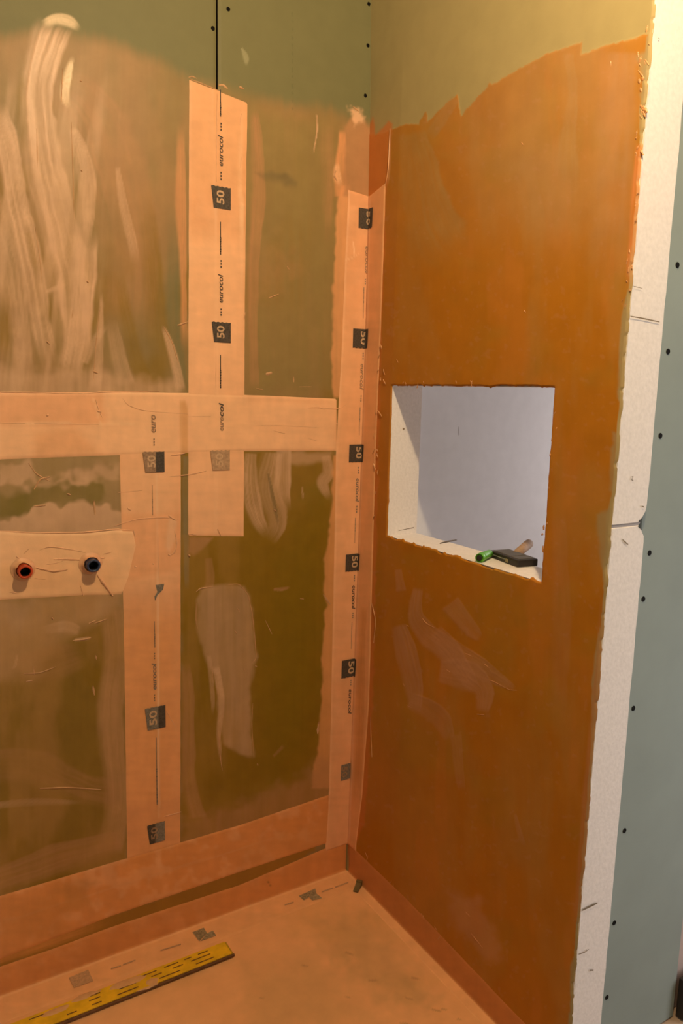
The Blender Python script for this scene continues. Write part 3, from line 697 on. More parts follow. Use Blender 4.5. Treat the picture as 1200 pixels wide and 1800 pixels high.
for (yt, yb) in ((158, 204), (390, 448), (624, 682)):
    put_print('printed_fine_print', micro(Z(387, yt), Z(387, yb), 0, .0034), fz(X(387, yt), OT1), M_PRINT, t1)
for (yt, yb) in ((328, 367), (566, 602)):
    xr = X(405, yt); f = fz(xr, OT1)
    size_mark(t1, f, Z(388, yb), Z(388, yt), .0, .049, Z(388, yb)+.010, Z(388, yt)-.009, .0165, .036, M_PRINT, M_DIGIT)

# ---- lower vertical tape
def pt2(c):
    c.poly([(190, 690), (330, 690), (330, 1020), (190, 1020)], (.92, .53, .31), .65, soft=50, seed=8)
    c.poly([(190, 1080), (330, 1080), (330, 1540), (190, 1540)], (.80, .345, .125), .65, soft=50, seed=9)  # lower half redder and darker, orange bounce light painted in
    c.stroke([(276, 830), (277, 1000), (278, 1250), (280, 1440)], [4, 4, 5, 4], (.88, .58, .38), .6, seed=2, h=.0010, fade=(.01, .01), streak=.1)
    c.poly([(210, 905), (320, 900), (322, 1000), (225, 1020)], (.80, .37, .185), .5, soft=8, seed=4)
    c.poly([(300, 905), (312, 915), (308, 950), (298, 975), (290, 960)], (.84, .50, .31), .8, soft=3, jag=4, seed=5, h=.0012)
    c.poly([(212, 1420), (318, 1400), (318, 1480), (216, 1500)], C_TAPE2, .5, soft=14, seed=6)
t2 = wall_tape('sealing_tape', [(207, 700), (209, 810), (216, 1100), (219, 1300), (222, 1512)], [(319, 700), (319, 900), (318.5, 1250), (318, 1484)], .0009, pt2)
tag(t2, 'salmon sealing tape, lower vertical strip between the valve patch and dark field', 'tape', 'sealing tapes on the shower walls')
OT2 = .0021
word(t2, fz(X(269, 730), .0029), EURO, 269, 729, 760, M_PRINTM, wd=.0105)
dots(t2, fz(X(270, 770), .0029), 270, 770, 783, M_PRINTM)
def size_mark_half(parent, x0, x1, yt, yb, off, m1, m2, dm, cut=.5):
    xr = X(x1, yt); wdt = xr-X(x0, yt); z0, z1 = Z(x1, yb), Z(x1, yt)
    f = fz(xr, off)
    pm = size_mark(parent, f, z0, z1, .0, wdt, z0+.011, z1-.009, wdt*.42, wdt*.80, m1, dm)
    put_print('dark_half', rects([(z0, z1-.001, .0, wdt*(1-cut-.1))]), lambda a, b: f(a, b, .0005), m2, pm)
size_mark_half(t2, 250, 288, 793, 829, .0029, M_PRINTM, M_PRINT, M_DIGIT)
put_print('printed_fine_print', micro(Z(267, 852), Z(267, 905), 0, .002), fz(X(267, 852), OT2), M_PRINTM, t2)
p = [(273, 1028), (288, 1026), (286, 1036), (276, 1046), (272, 1056), (271, 1048), (276, 1040)]
put_print('printed_size_mark', (np.array([(BW(*q)[2], -BW(*q)[0]) for q in p]), [tuple(range(7))]), fz(0, OT2), M_PRINTG, t2)
put_print('printed_fine_print', micro(Z(271, 1092), Z(271, 1138), 0, .003), fz(X(271, 1092), OT2), M_PRINTM, t2)
dots(t2, fz(X(271, 1148), OT2), 271, 1147, 1158, M_PRINTM)
word(t2, fz(X(270, 1166), OT2), WORD, 270, 1165, 1212, M_PRINTG, wd=.0115)
dots(t2, fz(X(271, 1222), OT2), 271, 1220, 1232, M_PRINTM)
size_mark_half(t2, 254, 290, 1238, 1277, OT2, M_PRINTG, M_PRINT, M_DIGIT, .55)
put_print('printed_fine_print', micro(Z(274, 1296), Z(274, 1415), 0, .003), fz(X(274, 1296), OT2), M_PRINTG, t2)
size_mark_half(t2, 258, 289, 1442, 1476, OT2, M_PRINT, M_PRINTG, M_PRINTM, .35)

# ---- horizontal tape
def pth(c):
    c.put(np.arange(len(c.u)), np.full(len(c.u), .75), (.92, .545, .325))
    c.poly([(-100, 690), (180, 690), (185, 745), (-100, 750)], (.80, .36, .18), .5, soft=6, seed=1)
    c.stroke([(-60, 742), (80, 744), (180, 745), (330, 748)], [3, 4, 3, 2], (.90, .56, .34), .8, seed=2, h=.0010, fade=(.01, .3), streak=.4)
    c.stroke([(160, 692), (172, 730), (178, 760)], [3, 4, 3], (.88, .56, .34), .6, seed=3, h=.0008)
    c.stroke([(320, 700), (322, 750), (322, 800)], [14, 16, 14], (.68, .33, .13), .7, seed=4, streak=.2, fade=(.1, .05))
    c.stroke([(430, 700), (600, 704)], [20, 18], (.78, .37, .19), .4, seed=5)
    c.poly([(480, 730), (540, 715), (560, 760), (500, 780)], (.86, .50, .30), .45, soft=10, jag=10, seed=6, mot=.4)
    c.stroke([(330, 746), (450, 748), (585, 752)], [3, 3, 3], (.88, .50, .29), .6, seed=7, h=.0006, streak=.4)
    c.poly([(60, 760), (130, 750), (180, 800), (60, 810)], (.72, .32, .14), .4, soft=14, seed=8)
th = wall_tape('sealing_tape', [(-110, 690), (0, 689), (180, 688.5), (330, 690), (450, 694), (592, 700)], [(-110, 818), (0, 809), (208, 801), (330, 797), (430, 794), (592, 793)], .0016, pth)
tag(th, 'salmon sealing tape, horizontal strip crossing the wall above the valve outlets', 'tape', 'sealing tapes on the shower walls')
word(th, fz(X(388, 708), .0028), COLW, 388, 708, 732, M_PRINT, wd=.0125)
word(th, fz(X(388, 733), .0028), EURO, 388, 733, 757, M_PRINTM, wd=.0085, bmid=-.002)
size_mark(th, fz(X(403, 791), .0028), Z(388, 826), Z(388, 791), .0, .051, Z(388, 826)+.010, Z(388, 791)-.008, .018, .038, M_PRINTF, M_DIGIT)

# ---- bottom tapes of the back wall
def ptb(c):
    c.stroke([(-60, 1640), (200, 1560), (420, 1492), (575, 1445)], [3, 4, 4, 3], (.74, .36, .17), .6, seed=2, h=.0006, streak=.4)
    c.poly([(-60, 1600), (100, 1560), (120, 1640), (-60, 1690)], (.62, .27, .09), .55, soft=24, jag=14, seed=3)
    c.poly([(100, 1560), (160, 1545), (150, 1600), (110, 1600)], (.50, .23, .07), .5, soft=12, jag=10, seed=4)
    c.stroke([(275, 1490), (280, 1530)], [14, 12], (.82, .48, .30), .4, seed=5)
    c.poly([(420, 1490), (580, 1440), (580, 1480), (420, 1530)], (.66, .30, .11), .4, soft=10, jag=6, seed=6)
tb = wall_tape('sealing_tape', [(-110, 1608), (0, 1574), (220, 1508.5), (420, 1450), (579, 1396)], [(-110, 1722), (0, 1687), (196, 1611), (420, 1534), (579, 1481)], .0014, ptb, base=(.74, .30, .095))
tag(tb, 'orange sealing tape, sloping-looking strip low on the back wall above the floor corner', 'tape', 'sealing tapes on the shower walls')
# cove tape: up the wall and out over the floor
def cove(name, top, x0, x1, floor_w, paint, label, right=False):
    n = max(6, int(abs(x1-x0)/.006)); xs = np.linspace(x0, x1, n)
    tp = np.array([(BW(*q)[0], BW(*q)[2]) if not right else (RW(*q)[1], RW(*q)[2]) for q in top]); tp = tp[np.argsort(tp[:, 0])]
    zt = np.interp(xs, tp[:, 0], tp[:, 1])
    nw = 14; nf = 14; P = np.zeros((nw+nf, n, 3)); N = np.zeros_like(P)
    for i in range(nw+nf):
        if i < nw:
            t = i/(nw-1); z = zt*(1-t)+.004*t
            if right: P[i, :, 0] = -.0032; P[i, :, 1] = xs
            else: P[i, :, 0] = xs
            P[i, :, 2] = z; N[i, :, 0 if right else 1] = -1
        else:
            t = (i-nw)/(nf-1); d = .004+(floor_w-.004)*t
            if right: P[i, :, 0] = -.0032-d; P[i, :, 1] = xs
            else: P[i, :, 0] = xs; P[i, :, 1] = -d
            P[i, :, 2] = 0; N[i, :, 2] = 1
    o = lay_sheet(name, P, N, paint, base=(.74, .32, .12), lift=.0011)
    return tag(o, label, 'tape', 'sealing tapes on the shower walls')
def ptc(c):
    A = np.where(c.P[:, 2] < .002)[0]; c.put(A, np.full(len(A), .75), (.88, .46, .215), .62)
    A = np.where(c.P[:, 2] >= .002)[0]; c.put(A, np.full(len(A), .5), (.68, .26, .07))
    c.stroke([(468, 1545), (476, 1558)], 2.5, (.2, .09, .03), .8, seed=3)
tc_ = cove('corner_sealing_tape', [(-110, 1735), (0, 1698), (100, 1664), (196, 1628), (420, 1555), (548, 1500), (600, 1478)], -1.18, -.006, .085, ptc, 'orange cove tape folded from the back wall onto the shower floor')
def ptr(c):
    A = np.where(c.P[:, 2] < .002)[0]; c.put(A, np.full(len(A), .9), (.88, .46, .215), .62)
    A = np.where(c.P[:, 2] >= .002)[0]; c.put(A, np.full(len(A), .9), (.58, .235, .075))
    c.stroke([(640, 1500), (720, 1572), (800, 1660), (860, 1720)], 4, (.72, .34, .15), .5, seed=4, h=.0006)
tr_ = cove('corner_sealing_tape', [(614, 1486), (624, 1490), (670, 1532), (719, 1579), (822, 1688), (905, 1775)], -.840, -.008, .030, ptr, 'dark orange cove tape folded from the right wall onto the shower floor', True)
# prints on the floor half of the cove tape
def floor_quad(parent, pts, mat, h=.0024):
    v = [(*FL(*p)[:2], h) for p in pts]; return mesh_obj('printed_size_mark', v, [tuple(range(len(v)))], mat, parent)
M_FPR = plain('faded_floor_print', (.33, .25, .155), .7, .35, 220, 0, .2)
M_FPR2 = plain('half_faded_floor_print', (.30, .22, .13), .7, .45, 260, 0, .2)
M_FPR3 = plain('ghost_floor_print', (.52, .30, .165), .7, .2, 260, 0, .2)
floor_quad(tc_, [(525, 1576), (554, 1563), (556, 1572), (543, 1578), (534, 1584)], M_FPR2)
floor_quad(tc_, [(543, 1578), (556, 1572), (566, 1580), (548, 1584)], M_FPR)
floor_quad(tc_, [(338, 1640), (358, 1632), (364, 1642), (350, 1656)], M_FPR2)
floor_quad(tc_, [(364, 1642), (374, 1637), (380, 1646), (352, 1656)], M_FPR)
floor_quad(tc_, [(121, 1720), (155, 1706), (164, 1726), (130, 1738)], M_FPR3)
for (a, b) in (((565, 1568), (585, 1561)), ((588, 1560), (612, 1551)), ((500, 1591), (516, 1586)), ((195, 1703), (212, 1698)), ((216, 1696), (238, 1688)), ((282, 1671), (318, 1660))):
    floor_quad(tc_, [a, b, (b[0], b[1]+2.2), (a[0], a[1]+2.2)], M_FPR3)

# ---- corner tape: folded into the corner of the two walls
ct_l = [(611.7, 333), (609, 400), (605.8, 460), (600.8, 597), (595, 700), (590, 793), (586, 1013), (582, 1200), (578, 1383), (572, 1470)]
ct_r = [(678, 318), (678, 332), (671, 530), (667, 622), (660, 800), (655, 1000), (650, 1233), (638, 1400), (628, 1480)]
zl = np.array([(BW(*q)[2], BW(*q)[0]) for q in ct_l])[::-1]; zr = np.array([(RW(*q)[2], RW(*q)[1]) for q in ct_r])[::-1]
ztopl = BW(611.7, 333)[2]; ztopc = BW(650, 345)[2]; ztopr = RW(678, 320)[2]; zbot = .085
NB, NR, NZ = 20, 20, 380
Pc = np.zeros((NZ, NB+NR, 3)); Nc = np.zeros_like(Pc)
for i in range(NZ):
    t = i/(NZ-1)
    for j in range(NB+NR):
        if j < NB:
            k = j/(NB-1); zt = ztopl*(1-k)+ztopc*k; z = zt+(zbot-zt)*t
            xl = np.interp(z, zl[:, 0], zl[:, 1]); Pc[i, j] = (xl*(1-k)+(bowed(z)-.004)*k, 0, z); Nc[i, j] = (0, -1, 0)
        else:
            k = (j-NB)/(NR-1); zt = ztopc*(1-k)+ztopr*k; z = zt+(zbot-zt)*t
            yr = np.interp(z, zr[:, 0], zr[:, 1]); y = -.004*(1-k)+yr*k
            Pc[i, j] = (-.0032+bowed(z)*max(0, 1+y/.146), y, z); Nc[i, j] = (-1, 0, 0)
def ptco(c):
    c.poly([(560, 600), (700, 600), (700, 1000), (560, 1000)], (.90, .50, .28), .55, soft=120, seed=8)
    right = c.P[:, 1] < -.0005; A = np.where(right)[0]
    c.put(A, np.full(len(A), .55), (.84, .40, .175))
    c.stroke([(650, 345), (646, 560), (637, 805), (624, 1200), (614, 1480)], [5, 5, 5, 5, 4], (.86, .53, .33), .6, seed=2, streak=.2, fade=(.01, .01))
    c.stroke([(606, 458), (618, 453), (632, 444)], [2, 3, 2], (.90, .56, .34), .8, seed=3, h=.0008)
    c.stroke([(620, 425), (621, 450)], [2, 3], (.95, .66, .44), .8, seed=4)
    c.stroke([(640, 1060), (634, 1240), (626, 1440)], [12, 16, 16], (.56, .22, .05), .55, seed=5)
    c.stroke([(670, 560), (664, 720), (660, 900)], [8, 10, 8], (.74, .36, .18), .5, seed=6, streak=.5)
tcor = lay_sheet('corner_sealing_tape', Pc, Nc, ptco, lift=.0026)
tag(tcor, 'salmon sealing tape folded into the vertical corner between the two shower walls', 'tape', 'sealing tapes on the shower walls')
OC = .0035
def fcor(a, b, h=0.0):        # a height, b distance from the crease, to the left on the back wall, to the right on the right wall
    bw = bowed(a)
    if b <= 0: return (bw+b-.004, -(OC+h), a)
    return (-(OC+.0032+h)+bw*max(0, 1-b/.146), -(.004+b), a)
for k, (yt, yb, s0, s1, mt, dm) in enumerate(((367, 403, -.031, .022, M_PRINT, M_DIGIT), (579, 613, -.041, .013, M_PRINT, M_DIGIT), (781, 812, -.042, .010, M_PRINT, M_DIGIT), (971, 1001, -.042, .008, M_PRINT, M_DIGIT), (1153, 1184, -.044, .008, M_PRINT, M_DIGIT), (1333, 1360, -.034, -.002, M_PRINTG, M_PRINTM))):
    z0, z1 = BW(640, yt)[2], BW(640, yb)[2]
    size_mark(tcor, fcor, z0, z1, s0, s1, z0-.006, z1+.010, s1-.030, s1-.010, mt, dm, skew=-.003)
for (yt, yb, c0, mt) in ((433, 480, .000, M_PRINTM), (640, 685, -.006, M_PRINTM), (840, 881, -.008, M_PRINTG), (1026, 1067, -.009, M_PRINT), (1205, 1248, -.009, M_PRINT)):
    z0, z1 = BW(640, yt)[2], BW(640, yb)[2]
    put_print('printed_lettering', fit(WORD, z0, z1, c0-.008, c0+.004), fcor, mt, tcor)
for (yt, yb, c0) in ((411, 423, .0), (620, 632, -.007), (490, 500, -.006), (695, 706, -.009), (820, 832, -.010), (888, 900, -.011), (1008, 1019, -.011), (1073, 1083, -.012), (1189, 1199, -.011)):
    z0, z1 = BW(640, yb)[2], BW(640, yt)[2]; l = z1-z0
    put_print('printed_dots', rects([(z0+l*q, z0+l*(q+.24), c0-.0015, c0+.0015) for q in (0, .38, .76)]), fcor, M_PRINTG, tcor)
for (yt, yb, c0) in ((505, 560, -.010), (715, 765, -.011), (908, 952, -.014), (1090, 1136, -.014)):
    put_print('printed_fine_print', micro(BW(640, yb)[2], BW(640, yt)[2], c0, .0022), fcor, M_PRINTG, tcor)

# ---- sealing patch round the valve outlets
def ptp(c):
    A = np.arange(len(c.u)); c.put(A, np.full(len(A), .75), (.95, .60, .36))
    c.poly([(0, 1000), (120, 1010), (200, 1000), (220, 1045), (0, 1055)], (.76, .42, .21), .4, soft=20, seed=3)
tp = wall_tape('sealing_patch', [(-110, 931), (0, 932), (60, 936), (150, 936), (205, 931), (233, 932), (239, 960)], [(-110, 1061), (0, 1055), (60, 1052), (150, 1047), (200, 1046), (214, 1045), (226, 1012)], .0019, ptp)
tag(tp, 'salmon sealing mat lying round the two pipe outlets on the back wall', 'sealing mat')
bd_ = Beads()
for pts, w_, h_ in [([(60, 997), (75, 1000), (92, 1004), (118, 1001)], .006, .0030), ([(94, 983), (120, 982), (152, 985)], .006, .0026), ([(170, 1010), (184, 1028), (198, 1047)], .0075, .0045), ([(140, 1026), (143, 1036), (146, 1047)], .003, .0020), ([(66, 968), (86, 960), (120, 965), (150, 971)], .004, .0014), ([(28, 978), (40, 984), (46, 992)], .004, .0020), ([(150, 975), (156, 982)], .005, .003), ([(170, 980), (184, 980)], .004, .002), ([(20, 1004), (34, 1003)], .005, .003), ([(60, 1016), (80, 1018)], .003, .0012), ([(16, 1040), (32, 1043)], .003, .0012), ([(80, 992), (96, 990), (110, 986)], .003, .0012), ([(180, 974), (196, 970)], .003, .001), ([(0, 933), (60, 937), (150, 936), (200, 930), (234, 932)], .004, .0018), ([(234, 932), (238, 945)], .004, .0018), ([(50, 965), (40, 975)], .003, .001)]:
    bd_.add(pts, w_, h_, 'b', .0016 if pts[0][1] > 940 else .0003)
bd_.build('wrinkles', M_RIDGE, tp)
# collars of coat round the pipes
def ring(name, c, r0, r1, y0, y1, mat, parent, rag_=0.0, seg=28):
    """short tube along -y: outer radius r0 at y0, r1 at y1"""
    bm = bmesh.new(); rings = []
    for (r, y) in ((r0, y0), (r1, y1)):
        rings.append([bm.verts.new((c[0]+r*(1+rag_*(rnd.random()-.5))*math.cos(2*math.pi*i/seg), y, c[2]+r*(1+rag_*(rnd.random()-.5))*math.sin(2*math.pi*i/seg))) for i in range(seg)])
    for i in range(seg): bm.faces.new((rings[0][i], rings[0][(i+1) % seg], rings[1][(i+1) % seg], rings[1][i]))
    return bm_obj(name, bm, mat, parent, True)
def valve(px, name, label, col):
    PR = .034
    c = BW(*px, -PR); c = np.array([c[0], 0, c[2]])
    root = empty('pipe_outlet', (c[0], 0, c[2])); tag(root, label, 'pipe outlet', 'capped pipe outlets on the sealing mat')
    m = plain(col[1], col[0], .35, .15, 80, .1, .5); md = plain(col[1]+'_bore', (.012, .010, .010), .5, .2, 90, 0, .3)
    seg = 32; prof = [(.0150, -.004), (.0146, -PR+.004), (.0150, -PR+.0012), (.0142, -PR), (.0112, -PR), (.0104, -PR+.0015), (.0100, -PR+.004)]
    V = []; F = []
    for (r, y) in prof:
        for i in range(seg):
            a = 2*math.pi*i/seg; k = 1+(.03*math.sin(a*2+1)+.02*math.sin(a*5))*(y < -PR+.005)
            V.append((r*k*math.cos(a), y, r*k*math.sin(a)))
    for q in range(len(prof)-1):
        for i in range(seg): F.append((q*seg+i, q*seg+(i+1) % seg, (q+1)*seg+(i+1) % seg, (q+1)*seg+i))
    mesh_obj('collar', V, F, m, root, True)
    prof = [(.0100, -PR+.004), (.0096, -PR+.006), (.0101, -PR+.0075), (.0096, -PR+.009), (.0101, -PR+.0105), (.0096, -PR+.012), (.0094, -.006), (.0, -.006)]; V = []; F = []
    for (r, y) in prof:
        for i in range(seg): a = 2*math.pi*i/seg; V.append((r*math.cos(a), y, r*math.sin(a)))
    for q in range(len(prof)-1):
        for i in range(seg): F.append((q*seg+i, q*seg+(i+1) % seg, (q+1)*seg+(i+1) % seg, (q+1)*seg+i))
    mesh_obj('threaded_bore', V, F, md, root, True)
    # torn rubber lip of the mat turned up round the pipe
    V = []; F = []; prof = [(.026, -.0030), (.021, -.0048), (.0182, -.0100), (.0170, -.0165)]
    for q, (r, y) in enumerate(prof):
        for i in range(seg):
            a = 2*math.pi*i/seg; k = 1+.14*(fbm(math.cos(a)*2+5, math.sin(a)*2+px[0], 8, 2)-.5)
            yy = y if q < 2 else y*(.55+.9*fbm(math.cos(a)*3+9, math.sin(a)*3+px[0], 9, 2)); V.append((r*k*math.cos(a), yy, r*k*math.sin(a)))
    for q in range(len(prof)-1):
        for i in range(seg): F.append((q*seg+i, q*seg+(i+1) % seg, (q+1)*seg+(i+1) % seg, (q+1)*seg+i))
    mesh_obj('coated_lip', V, F, M_RIDGE, root, True)
    return root
valve((45, 1006), 'red', 'red-collared pipe outlet, left of the pair poking through the sealing mat', ((.50, .055, .012), 'red_plastic'))
valve((165, 995), 'blue', 'dark blue-collared pipe outlet, right of the pair poking through the sealing mat', ((.030, .045, .105), 'blue_plastic'))

# ---- ridges and crumbs of coat on the walls and tapes
B = Beads()
for pts, w_, h_ in [([(331, 136), (338, 134), (346, 138)], .003, .001), ([(334, 139), (360, 149), (384, 159)], .0025, .0012), ([(384, 150), (392, 149), (400, 156)], .006, .0012), ([(420, 153), (428, 156)], .006, .003), ([(140, 142), (144, 143)], .003, .002), ([(142, 299), (145, 302)], .003, .002), ([(152, 494), (156, 497)], .004, .003), ([(82, 600), (87, 605)], .004, .003), ([(163, 652), (172, 656)], .004, .002), ([(286, 572), (302, 600), (314, 640)], .003, .0012), ([(312, 572), (330, 566)], .004, .002), ([(175, 545), (168, 610), (164, 670)], .0022, .0012), ([(62, 400), (72, 470), (72, 500)], .0022, .001), ([(472, 524), (482, 520), (490, 517)], .003, .0015), ([(504, 468), (508, 474)], .003, .0015), ([(467, 658), (478, 655)], .008, .0015), ([(516, 662), (516, 672)], .003, .0015), ([(525, 680), (548, 680)], .002, .001), ([(450, 683), (462, 685)], .003, .001), ([(557, 205), (556, 235), (552, 268)], .0022, .001), ([(620, 187), (630, 196)], .005, .0025), ([(590, 300), (586, 308), (592, 318)], .006, .003), ([(128, 545), (126, 560)], .002, .001), ([(64, 226), (66, 300)], .0018, .0012), ([(125, 215), (128, 300), (130, 385)], .0020, .0014), ([(110, 120), (108, 180)], .002, .0012),
    ([(330, 975), (334, 978)], .006, .004), ([(481, 896), (485, 899)], .004, .003), ([(345, 1040), (352, 1034), (375, 1031)], .003, .0022), ([(400, 1028), (420, 1026), (436, 1045), (444, 1085), (449, 1140), (450, 1158), (440, 1168)], .0032, .0026), ([(345, 1060), (344, 1090), (347, 1105)], .0026, .0018), ([(416, 1068), (421, 1076)], .003, .002), ([(412, 1108), (416, 1114)], .004, .003), ([(428, 1174), (430, 1180)], .004, .003), ([(448, 1170), (451, 1172)], .004, .002), ([(382, 1280), (384, 1300), (388, 1340), (391, 1355)], .0026, .0018), ([(444, 1236), (442, 1275), (446, 1330)], .0022, .0014), ([(372, 1160), (374, 1200)], .002, .0014), ([(466, 1090), (478, 1115)], .0018, .0006), ([(527, 1052), (534, 1053)], .002, .001), ([(452, 1342), (453, 1346)], .003, .002),
    ([(58, 1170), (60, 1186)], .003, .0018), ([(42, 1184), (70, 1183), (98, 1172)], .003, .0022), ([(128, 1126), (148, 1124), (160, 1121)], .005, .0022), ([(156, 1096), (170, 1090)], .004, .002), ([(166, 1096), (188, 1088)], .003, .0018), ([(90, 1085), (94, 1089)], .004, .003), ([(168, 1152), (170, 1160)], .004, .0015), ([(163, 1205), (166, 1222)], .005, .0015), ([(46, 1198), (58, 1196)], .004, .0016), ([(70, 1386), (120, 1384), (178, 1388)], .0040, .0022), ([(60, 860), (70, 842), (88, 838)], .004, .002), ([(50, 814), (64, 834), (88, 846)], .003, .0014), ([(165, 880), (167, 905)], .005, .0014), ([(118, 868), (124, 870)], .004, .002), ([(60, 890), (80, 888)], .005, .002), ([(560, 1270), (558, 1290)], .008, .002), ([(568, 1045), (580, 1062)], .006, .002)]:
    B.add(pts, w_, h_)
B.build('coat_ridges', plain('coat_ridge_wall', (.56, .31, .16), .45, .1, 90, .1, .35), wb)
B = Beads()
for pts, w_, h_ in [([(-60, 689), (60, 690), (150, 692), (180, 689), (280, 688)], .003, .0014), ([(-40, 743), (60, 744), (180, 746)], .0030, .0014), ([(82, 729), (85, 731)], .007, .003), ([(168, 702), (172, 718), (180, 735)], .0026, .0016), ([(170, 722), (178, 724)], .006, .0025), ([(215, 700), (224, 712), (250, 722), (330, 728)], .0026, .0010), ([(540, 717), (560, 716), (570, 720)], .0026, .0014), ([(568, 718), (598, 719), (620, 700)], .0028, .0014), ([(430, 748), (500, 748), (560, 752)], .0024, .0010), ([(330, 732), (370, 732)], .0022, .0010), ([(540, 770), (556, 775)], .0022, .001), ([(480, 757), (500, 762)], .003, .001), ([(300, 800), (325, 797)], .003, .0014)]:
    B.add(pts, w_, h_, 'b', .0014 if pts[0][1] > 692 else .0004)
B.build('coat_ridges', M_RIDGE, th)
B = Beads()
for pts, w_, h_ in [([(295, 838), (330, 835), (362, 828)], .0030, .0014), ([(208, 866), (250, 862)], .002, .0008), ([(200, 925), (240, 912), (290, 909), (312, 913)], .0026, .0014), ([(296, 906), (304, 912), (310, 914)], .006, .003), ([(306, 930), (311, 955), (306, 972), (298, 976)], .005, .0024), ([(295, 974), (300, 977)], .005, .002), ([(288, 1380+55), (318, 1427)], .0028, .0018), ([(268, 990), (270, 992)], .005, .002), ([(236, 995), (240, 997)], .004, .002), ([(292, 1250), (310, 1280)], .0020, .0010), ([(224, 893), (230, 897)], .005, .002), ([(277, 940), (278, 1020)], .0026, .0014), ([(279, 1290), (281, 1420)], .0026, .0014)]:
    B.add(pts, w_, h_, 'b', .0007)
B.build('coat_ridges', M_RIDGE, t2)
B = Beads()
for pts, w_, h_ in [([(424, 200), (421, 220)], .003, .0016), ([(424, 275), (422, 295)], .003, .0016), ([(430, 548), (428, 562)], .004, .002), ([(381, 165), (380, 320)], .0026, .0012), ([(379, 610), (379, 690)], .0026, .0012), ([(330, 938), (345, 940)], .003, .0012), ([(382, 930), (388, 942)], .004, .0022)]:
    B.add(pts, w_, h_, 'b', .0007)
B.build('coat_ridges', M_RIDGE, t1)
B = Beads()
def edge_beads(pts, n, wr0, plane='r', ln=10):
    p = np.array(pts, float); d = np.r_[0, np.cumsum(np.hypot(*(p[1:]-p[:-1]).T))]
    for k in range(n):
        t = rnd.random()*d[-1]; x = np.interp(t, d, p[:, 0])+rnd.uniform(-6, 6); y = np.interp(t, d, p[:, 1]); a = rnd.uniform(.9, 2.2); l = ln*(.4+rnd.random())
        B.add([(x, y), (x+l*.5*math.cos(a)+rnd.uniform(-1, 1), y+l*.5*math.sin(a)), (x+l*math.cos(a), y+l*math.sin(a))], wr0*(.6+.8*rnd.random()), .0018, plane, .0030)
edge_beads([(1140, 30), (1132, 160), (1120, 330), (1108, 480), (1098, 560)], 22, .0028)
edge_beads([(1128, 85), (1126, 200)], 10, .0050, ln=14)
edge_beads([(982, 690), (970, 800), (958, 960)], 9, .0035)
edge_beads([(660, 560), (672, 640), (664, 760), (660, 920)], 16, .0028)
edge_beads([(690, 672), (760, 670), (830, 668)], 7, .0035)
edge_beads([(620, 1480), (660, 1510), (760, 1620), (830, 1700)], 9, .0035)
for pts, w_ in [([(740, 1080), (750, 1095), (770, 1105)], .0035), ([(816, 1146), (838, 1156)], .0030), ([(852, 1166), (864, 1175)], .0035), ([(846, 1195), (866, 1195), (896, 1212), (912, 1213)], .0026), ([(840, 1255), (853, 1256)], .0035), ([(786, 1176), (796, 1183)], .003), ([(718, 1240), (730, 1245)], .004), ([(710, 1200), (713, 1206)], .004), ([(715, 1098), (721, 1101)], .003), ([(820, 1602), (828, 1610)], .005), ([(830, 1640), (850, 1665)], .003), ([(923, 545), (926, 550)], .003), ([(918, 250), (922, 256)], .003), ([(698, 630), (702, 638)], .003), ([(1075, 108), (1076, 118)], .004), ([(687, 225), (684, 300), (679, 325)], .0024), ([(655, 1060), (662, 1090), (658, 1130)], .0022), ([(652, 1260), (655, 1330)], .0022)]:
    B.add(pts, w_, .0018, 'r', .0030)
B.build('coat_ridges', M_RIDGER, wr)

# ---- cuts and holes in the white end face
def nick(pts, wd, mat=M_DARK):
    """thin dark cut in the end face"""
    P_ = np.array([on_plane(*p, 1, YE-.0012) for p in pts]); V = []; F = []; n = len(P_)
    for i, p in enumerate(P_):
        k = wd*(.35+.65*math.sin(math.pi*(i+.4)/n)); V += [(p[0], p[1]-.0008, p[2]-k/2), (p[0], p[1]-.0008, p[2]+k/2)]
    for i in range(n-1): F.append((2*i, 2*i+2, 2*i+3, 2*i+1))
    return mesh_obj('cut_mark', V, F, mat, wr)
M_CUT = plain('cut_shadowed_foam', (.20, .15, .10), .9, .2, 80, 0)
nick([(1107, 556), (1130, 560), (1158, 566)], .0022, M_CUT); nick([(1112, 503), (1128, 507)], .0010, M_CUT)
nick([(1022, 1600), (1034, 1594), (1049, 1587)], .0045, M_CUT); nick([(1016, 1677), (1026, 1674), (1034, 1668)], .0022, M_CUT)
nick([(1093, 948), (1098, 953), (1103, 957)], .0030, M_CUT); nick([(1036, 1705), (1042, 1705)], .004, M_CUT); nick([(1127, 890), (1131, 891)], .003, M_CUT); nick([(1156, 67), (1158, 69)], .002, M_CUT); nick([(1109, 838), (1112, 838), (1109, 843), (1112, 845)], .002, M_CUT)
bw2 = Beads(); 
# hole in the left side of the opening
jm = on_plane(709, 754, 1, HY1); disc('nail_hole', jm, (0, -1, 0), .0025, M_CUT, wr)
p0 = on_plane(700, 933, 1, HY1); p1 = on_plane(727, 928, 1, HY1)
mesh_obj('cut_mark', [(p0[0], HY1-.0006, p0[2]), (p1[0], HY1-.0006, p1[2]), (p1[0], HY1-.0006, p1[2]+.0022), (p0[0], HY1-.0006, p0[2]+.0008)], [(0, 1, 2, 3)], M_CUT, wr)

